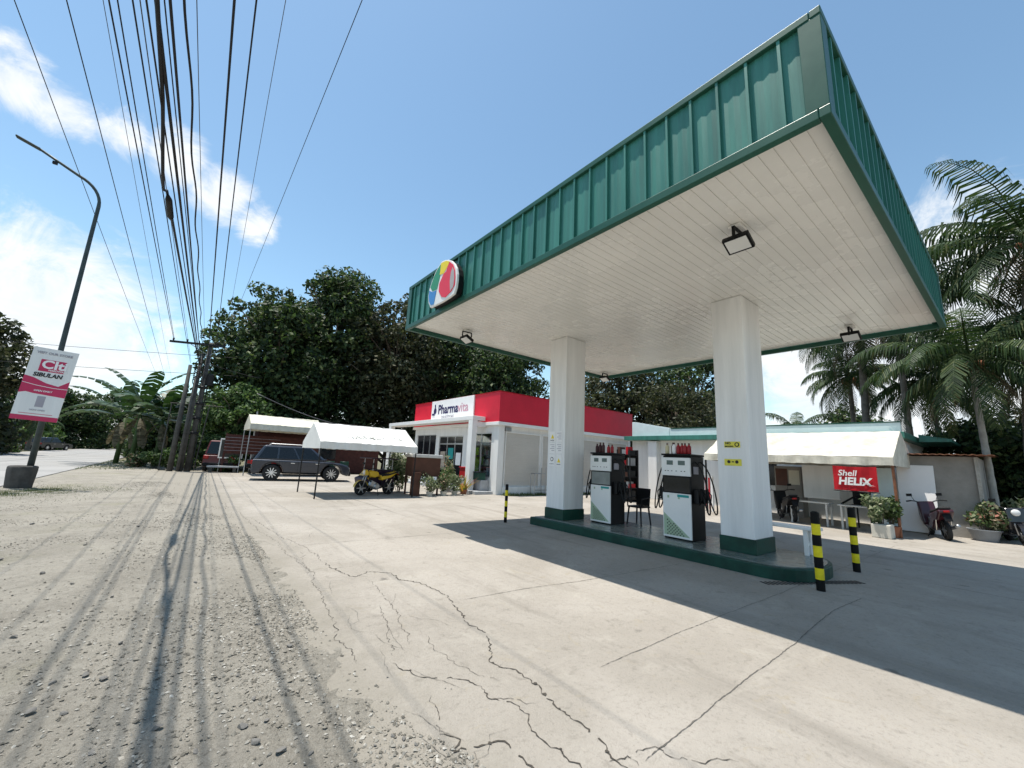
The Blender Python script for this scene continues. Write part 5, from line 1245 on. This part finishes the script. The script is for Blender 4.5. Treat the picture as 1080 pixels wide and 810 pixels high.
MB().tube([(-.98,32,4.0),(1.68,32,4.05)],.028,6).build('top_bar',M['concpole'],fr); MB().tube([(-.9,32,0),(-.9,32,3.97)],.03,6).build('leg',M['concpole'],fr); MB().tube([(.75,32.0,0),(.95,32.0,4.0)],.03,6).build('leg',M['concpole'],fr)
one(MB().tube([(3.52,31,0),(3.46,31,3.9)],.045,8),'leaning_post',M['steel'],(3.5,31,0),'slim pale post standing between the frame sign and the red van','post')
fs = thing('frame_sign',(2.4,31.2,0),'small dark board in a pale square frame beside the poles','sign')
MB().bx(1.85,2.98,31.0,31.03,.92,1.98).build('board',M['concpole'],fs)
m = MB(); m.bx(1.78,3.05,30.97,31.06,.84,.918); m.bx(1.78,3.05,30.97,31.06,1.982,2.06); m.bx(1.78,1.848,30.97,31.06,.92,1.98); m.bx(2.982,3.05,30.97,31.06,.92,1.98); m.build('frame',M['alu'],fs)
m = MB(); m.bx(2.05,2.8,30.992,30.998,1.55,1.66); m.bx(2.15,2.7,30.992,30.998,1.3,1.4); m.build('worn_print',M['greyletter'],fs)
for x in (1.9,2.93): MB().tube([(x,31.02,0),(x,31.02,.84)],.03,6).build('leg',M['steel'],fs)
pb = thing('low_bench',(2.1,30.6,0),'low blue grey bench slab at the concrete edge below the frame sign','bench')
MB().bx(1.3,2.9,30.4,30.8,.30,.40).build('seat',M['steppaint'],pb,bevel=.02)
for x in (1.5,2.7): MB().bx(x-.08,x+.08,30.45,30.75,0,.298).build('leg',M['concblock'],pb)

# ------------------------------------------------------------------ overhead wires (ratio of side offset to height above the eye)
GW = 'overhead cables along the road'
def cable(ratio, z, r, label, y1=31.3, sag=.1, m='wire', twist=0, zt=None, xt=None, n=60):
    x = ratio*(z-1.6); y0 = -16; P = []
    for i in range(n+1):
        u = i/n; y = y0+(y1-y0)*u; s = 4*u*(1-u)*sag
        e = (y-9)/(31.3-9) if xt is not None else 0; zz = z+((zt-z)*e if zt else 0); xx = x+((xt-x)*e if xt is not None else 0)
        w_ = twist*math.sin(y*2.1); P.append((xx+w_, y, zz-s+sag*.6+twist*.7*math.cos(y*2.6)))
    o = MB().tube(P,r*.72,6); return one(o,'overhead_cable',M[m],P[0],label,'cable',GW,smooth=True)
cable(-.461,7.3,.009,'thin cable farthest left in the sky, crossing behind the lamp arm',75,.4)
cable(-.365,7.3,.011,'second cable from the left, passing between lamp arm and main bundle',75,.4)
cable(-.298,7.6,.007,'faint thin grey wire left of the close double cable',60,.3,'wiregrey')
cable(-.285,7.7,.017,'left cable of the close double pair left of the bundle',xt=-1.4)
cable(-.270,7.75,.015,'right cable of the close double pair left of the bundle',xt=-1.38)
cable(-.224,6.4,.014,'thin cable at the left rim of the main bundle',xt=-.40)
cable(-.212,6.5,.010,'thinnest cable inside the left half of the main bundle',xt=-.38,m='wiregrey')
cable(-.188,6.3,.016,'medium cable right of the spliced thick one in the bundle',xt=.06)
cable(-.172,6.35,.032,'thickest straight cable in the middle of the bundle',xt=.08)
cable(-.160,6.55,.012,'thin cable just right of the thickest straight one',xt=.10)
cable(-.149,6.4,.024,'thick cable at the right rim of the bundle with a small clamp',xt=.12)
cable(-.122,6.5,.021,'wavy twisted cable right of the main bundle',xt=.2,twist=.02,n=150)
cable(-.107,6.9,.008,'faint thin wire close right of the twisted cable',xt=.25,m='wiregrey')
cable(-.041,6.6,.021,'thick lone cable right of the twisted one, ending at the pole top',xt=.42)
cable(.003,6.6,.014,'cable second from the right, meeting the crossarm right end',xt=.75)
cable(.045,7.9,.007,'thin grey wire between the two rightmost cables',xt=1.08,m='wiregrey')
cable(.160,8.2,.008,'thin cable farthest right, crossing the open blue sky',75,.3)
# spliced cable with its slack loop and closure
P = []; x0 = -.203*(6.3-1.6)
for i in range(30): P.append((x0,-16+i*.79,6.3))
yl = P[-1][1]
P += [(x0,yl+.5,6.22),(x0+.005,yl+1.0,6.08),(x0+.01,yl+1.5,5.96),(x0+.01,yl+1.95,5.93),(x0+.01,yl+2.2,6.04),(x0+.0,yl+2.5,6.2),(x0+.03,yl+3.2,6.22)]
for i in range(1,16): u = i/15; P.append((x0+.03+(.05-x0-.03)*u,yl+3.2+(31.3-yl-3.2)*u,6.22+.2*u*u))
cb_ = thing('overhead_cable',tuple(P[0]),'thick spliced cable with a slack loop and black closure in the bundle','cable',GW)
MB().tube(P,.024,7).build('sheath',M['wire'],cb_,smooth=True)
MB().tube([(x0+.02,yl+2.6,6.16),(x0+.03,yl+2.75,6.15),(x0+.04,yl+3.5,6.16),(x0+.05,yl+3.7,6.18)],[.025,.055,.055,.025],10).build('splice_closure',M['black'],cb_,smooth=True)
for z,lab in ((8.3,'faint wire crossing low over the far road, upper of the two'),(6.9,'faint wire crossing low over the far road, lower of the two')):
    pts = [(-40+44*i/30,56-20*i/30,z+1.2-1.6*math.sin(math.pi*i/30)*.6-1.2*(i/30)) for i in range(31)]
    one(MB().tube(pts,.014,5),'crossing_wire',M['wire'],pts[0],lab,'cable','wires crossing the road',smooth=True)
pts = [(3.1+6.2*i/20,29.5-1*i/20,4.9-1.75*i/20-.25*math.sin(math.pi*i/20)) for i in range(21)]
one(MB().tube(pts,.022,5),'service_wire',M['wiregrey'],pts[0],'grey service cable sloping down in front of the trees to the tents','cable',smooth=True)
one(MB().tube([(x,30+.0*x,6.4-.25*(x-.4)+.03*(x-.4)**2) for x in [.4+.4*i for i in range(8)]],.012,5),'drop_wire',M['wire'],(.4,30,6.4),'short drop wire running from the poles towards the cream awning','cable',smooth=True)

# ------------------------------------------------------------------ sky, sun, camera
W = bpy.data.worlds.new('World'); scene.world = W; W.use_nodes = True
nt = W.node_tree; N, L = nt.nodes, nt.links; bg = N['Background']
SUN_EL, SUN_AZ = R(76.5), R(-45)      # the sun stands high, to the far left
sky = N.new('ShaderNodeTexSky'); sky.sky_type = 'NISHITA'; sky.sun_disc = False; sky.sun_elevation = SUN_EL; sky.sun_rotation = SUN_AZ
sky.altitude = 10; sky.air_density = 1.0; sky.dust_density = .3; sky.ozone_density = 1.2
tc = N.new('ShaderNodeTexCoord')
sep = N.new('ShaderNodeSeparateXYZ'); L.new(tc.outputs['Generated'], sep.inputs[0])
def math_(op, a, b=None, clamp=False):
    m = N.new('ShaderNodeMath'); m.operation = op; m.use_clamp = clamp
    for i, q in enumerate((a,b)):
        if q is None: continue
        if isinstance(q,(int,float)): m.inputs[i].default_value = q
        else: L.new(q, m.inputs[i])
    return m.outputs[0]
def rng(f, a, b, lo=0., hi=1.):
    r = N.new('ShaderNodeMapRange'); r.interpolation_type = 'SMOOTHSTEP'; r.inputs['From Min'].default_value = a; r.inputs['From Max'].default_value = b
    r.inputs['To Min'].default_value = lo; r.inputs['To Max'].default_value = hi; L.new(f, r.inputs['Value']); return r.outputs['Result']
def cnoise(scale, det, ro, mp=(1,1,1), dist=0., rot=(0,0,0)):
    q = N.new('ShaderNodeMapping'); q.inputs['Scale'].default_value = mp; q.inputs['Rotation'].default_value = rot; L.new(tc.outputs['Generated'], q.inputs['Vector'])
    n = N.new('ShaderNodeTexNoise'); n.inputs['Scale'].default_value = scale; n.inputs['Detail'].default_value = det; n.inputs['Roughness'].default_value = ro; n.inputs['Distortion'].default_value = dist
    L.new(q.outputs['Vector'], n.inputs['Vector']); return n.outputs['Fac']

def blob(d, rad):
    v = N.new('ShaderNodeVectorMath'); v.operation = 'DISTANCE'; L.new(tc.outputs['Generated'], v.inputs[0]); v.inputs[1].default_value = d
    return rng(v.outputs['Value'], 0., rad, 1., 0.)
streak = None
for d, rad in (((-.264,.828,.495),.14),((-.214,.85,.482),.12),((-.153,.858,.491),.11),((-.087,.867,.49),.12),((-.014,.886,.463),.12),((.05,.898,.436),.09)):
    b = blob(d, rad); streak = b if streak is None else math_('MAXIMUM', streak, b)
n_big = cnoise(2.6, 10, .62, (1,1,1.8), .5)
n_fine = cnoise(7.5, 12, .66, (1,1,1.5), .8)
nz = math_('ADD', math_('MULTIPLY', n_big, .55), math_('MULTIPLY', n_fine, .45))
bank = math_('MAXIMUM', math_('MULTIPLY', blob((-.226,.95,.14),.44), .76), math_('MULTIPLY', rng(sep.outputs[2], .03, .24, 1., 0.), .72))
bank = math_('MAXIMUM', bank, math_('MULTIPLY', blob((.955,.12,.24),.5), .95))
dens = math_('MAXIMUM', math_('MULTIPLY', streak, .62), bank)
cover = rng(math_('ADD', math_('MULTIPLY', dens, .72), math_('ADD', math_('MULTIPLY', n_big, .45), math_('MULTIPLY', n_fine, .55))), .76, .97)
cover = math_('MULTIPLY', cover, rng(dens, .02, .25))
shade = rng(n_fine, .3, .7)
ccol = N.new('ShaderNodeMix'); ccol.data_type = 'RGBA'; L.new(shade, ccol.inputs[0]); ccol.inputs[6].default_value = (.80,.86,.92,1); ccol.inputs[7].default_value = (1,1,.99,1)
SKY = .15
tint = N.new('ShaderNodeMix'); tint.data_type = 'RGBA'; tint.blend_type = 'MULTIPLY'; tint.inputs[0].default_value = 1; L.new(sky.outputs['Color'], tint.inputs[6]); tint.inputs[7].default_value = (1.0,1.10,1.0,1); L.new(tint.outputs[2], bg.inputs['Color']); bg.inputs['Strength'].default_value = SKY
bg2 = N.new('ShaderNodeBackground'); L.new(ccol.outputs[2], bg2.inputs['Color']); bg2.inputs['Strength'].default_value = .84
mx = N.new('ShaderNodeMixShader'); L.new(math_('MULTIPLY', cover, .93), mx.inputs['Fac']); L.new(bg.outputs[0], mx.inputs[1]); L.new(bg2.outputs[0], mx.inputs[2])
L.new(mx.outputs[0], N['World Output'].inputs['Surface'])

sun = bpy.data.lights.new('sun','SUN'); sun.energy = 5.0; sun.angle = R(.53); sun.color = (1,.955,.88)
so = bpy.data.objects.new('sun', sun); COL.objects.link(so)
so.rotation_euler = Vector((.17,-.17,-1)).to_track_quat('-Z','Y').to_euler()

cam = bpy.data.cameras.new('camera'); co = bpy.data.objects.new('camera', cam); COL.objects.link(co); scene.camera = co
CR_ = [[0.77852,-0.15326,-0.60862],[-0.62570,-0.11360,-0.77175],[0.04914,0.98164,-0.18433]]
co.matrix_world = Matrix.Translation((0,0,1.6)) @ Matrix(CR_).to_4x4()
cam.sensor_width = 36; cam.lens = 428/1080*36; cam.clip_start = .05; cam.clip_end = 3000

vs = scene.view_settings
vs.view_transform = 'Standard'; vs.look = 'None'; vs.gamma = 1; vs.use_curve_mapping = False; vs.exposure = .42
scene.render.engine = 'CYCLES'
scene.render.resolution_x = 1024; scene.render.resolution_y = 768
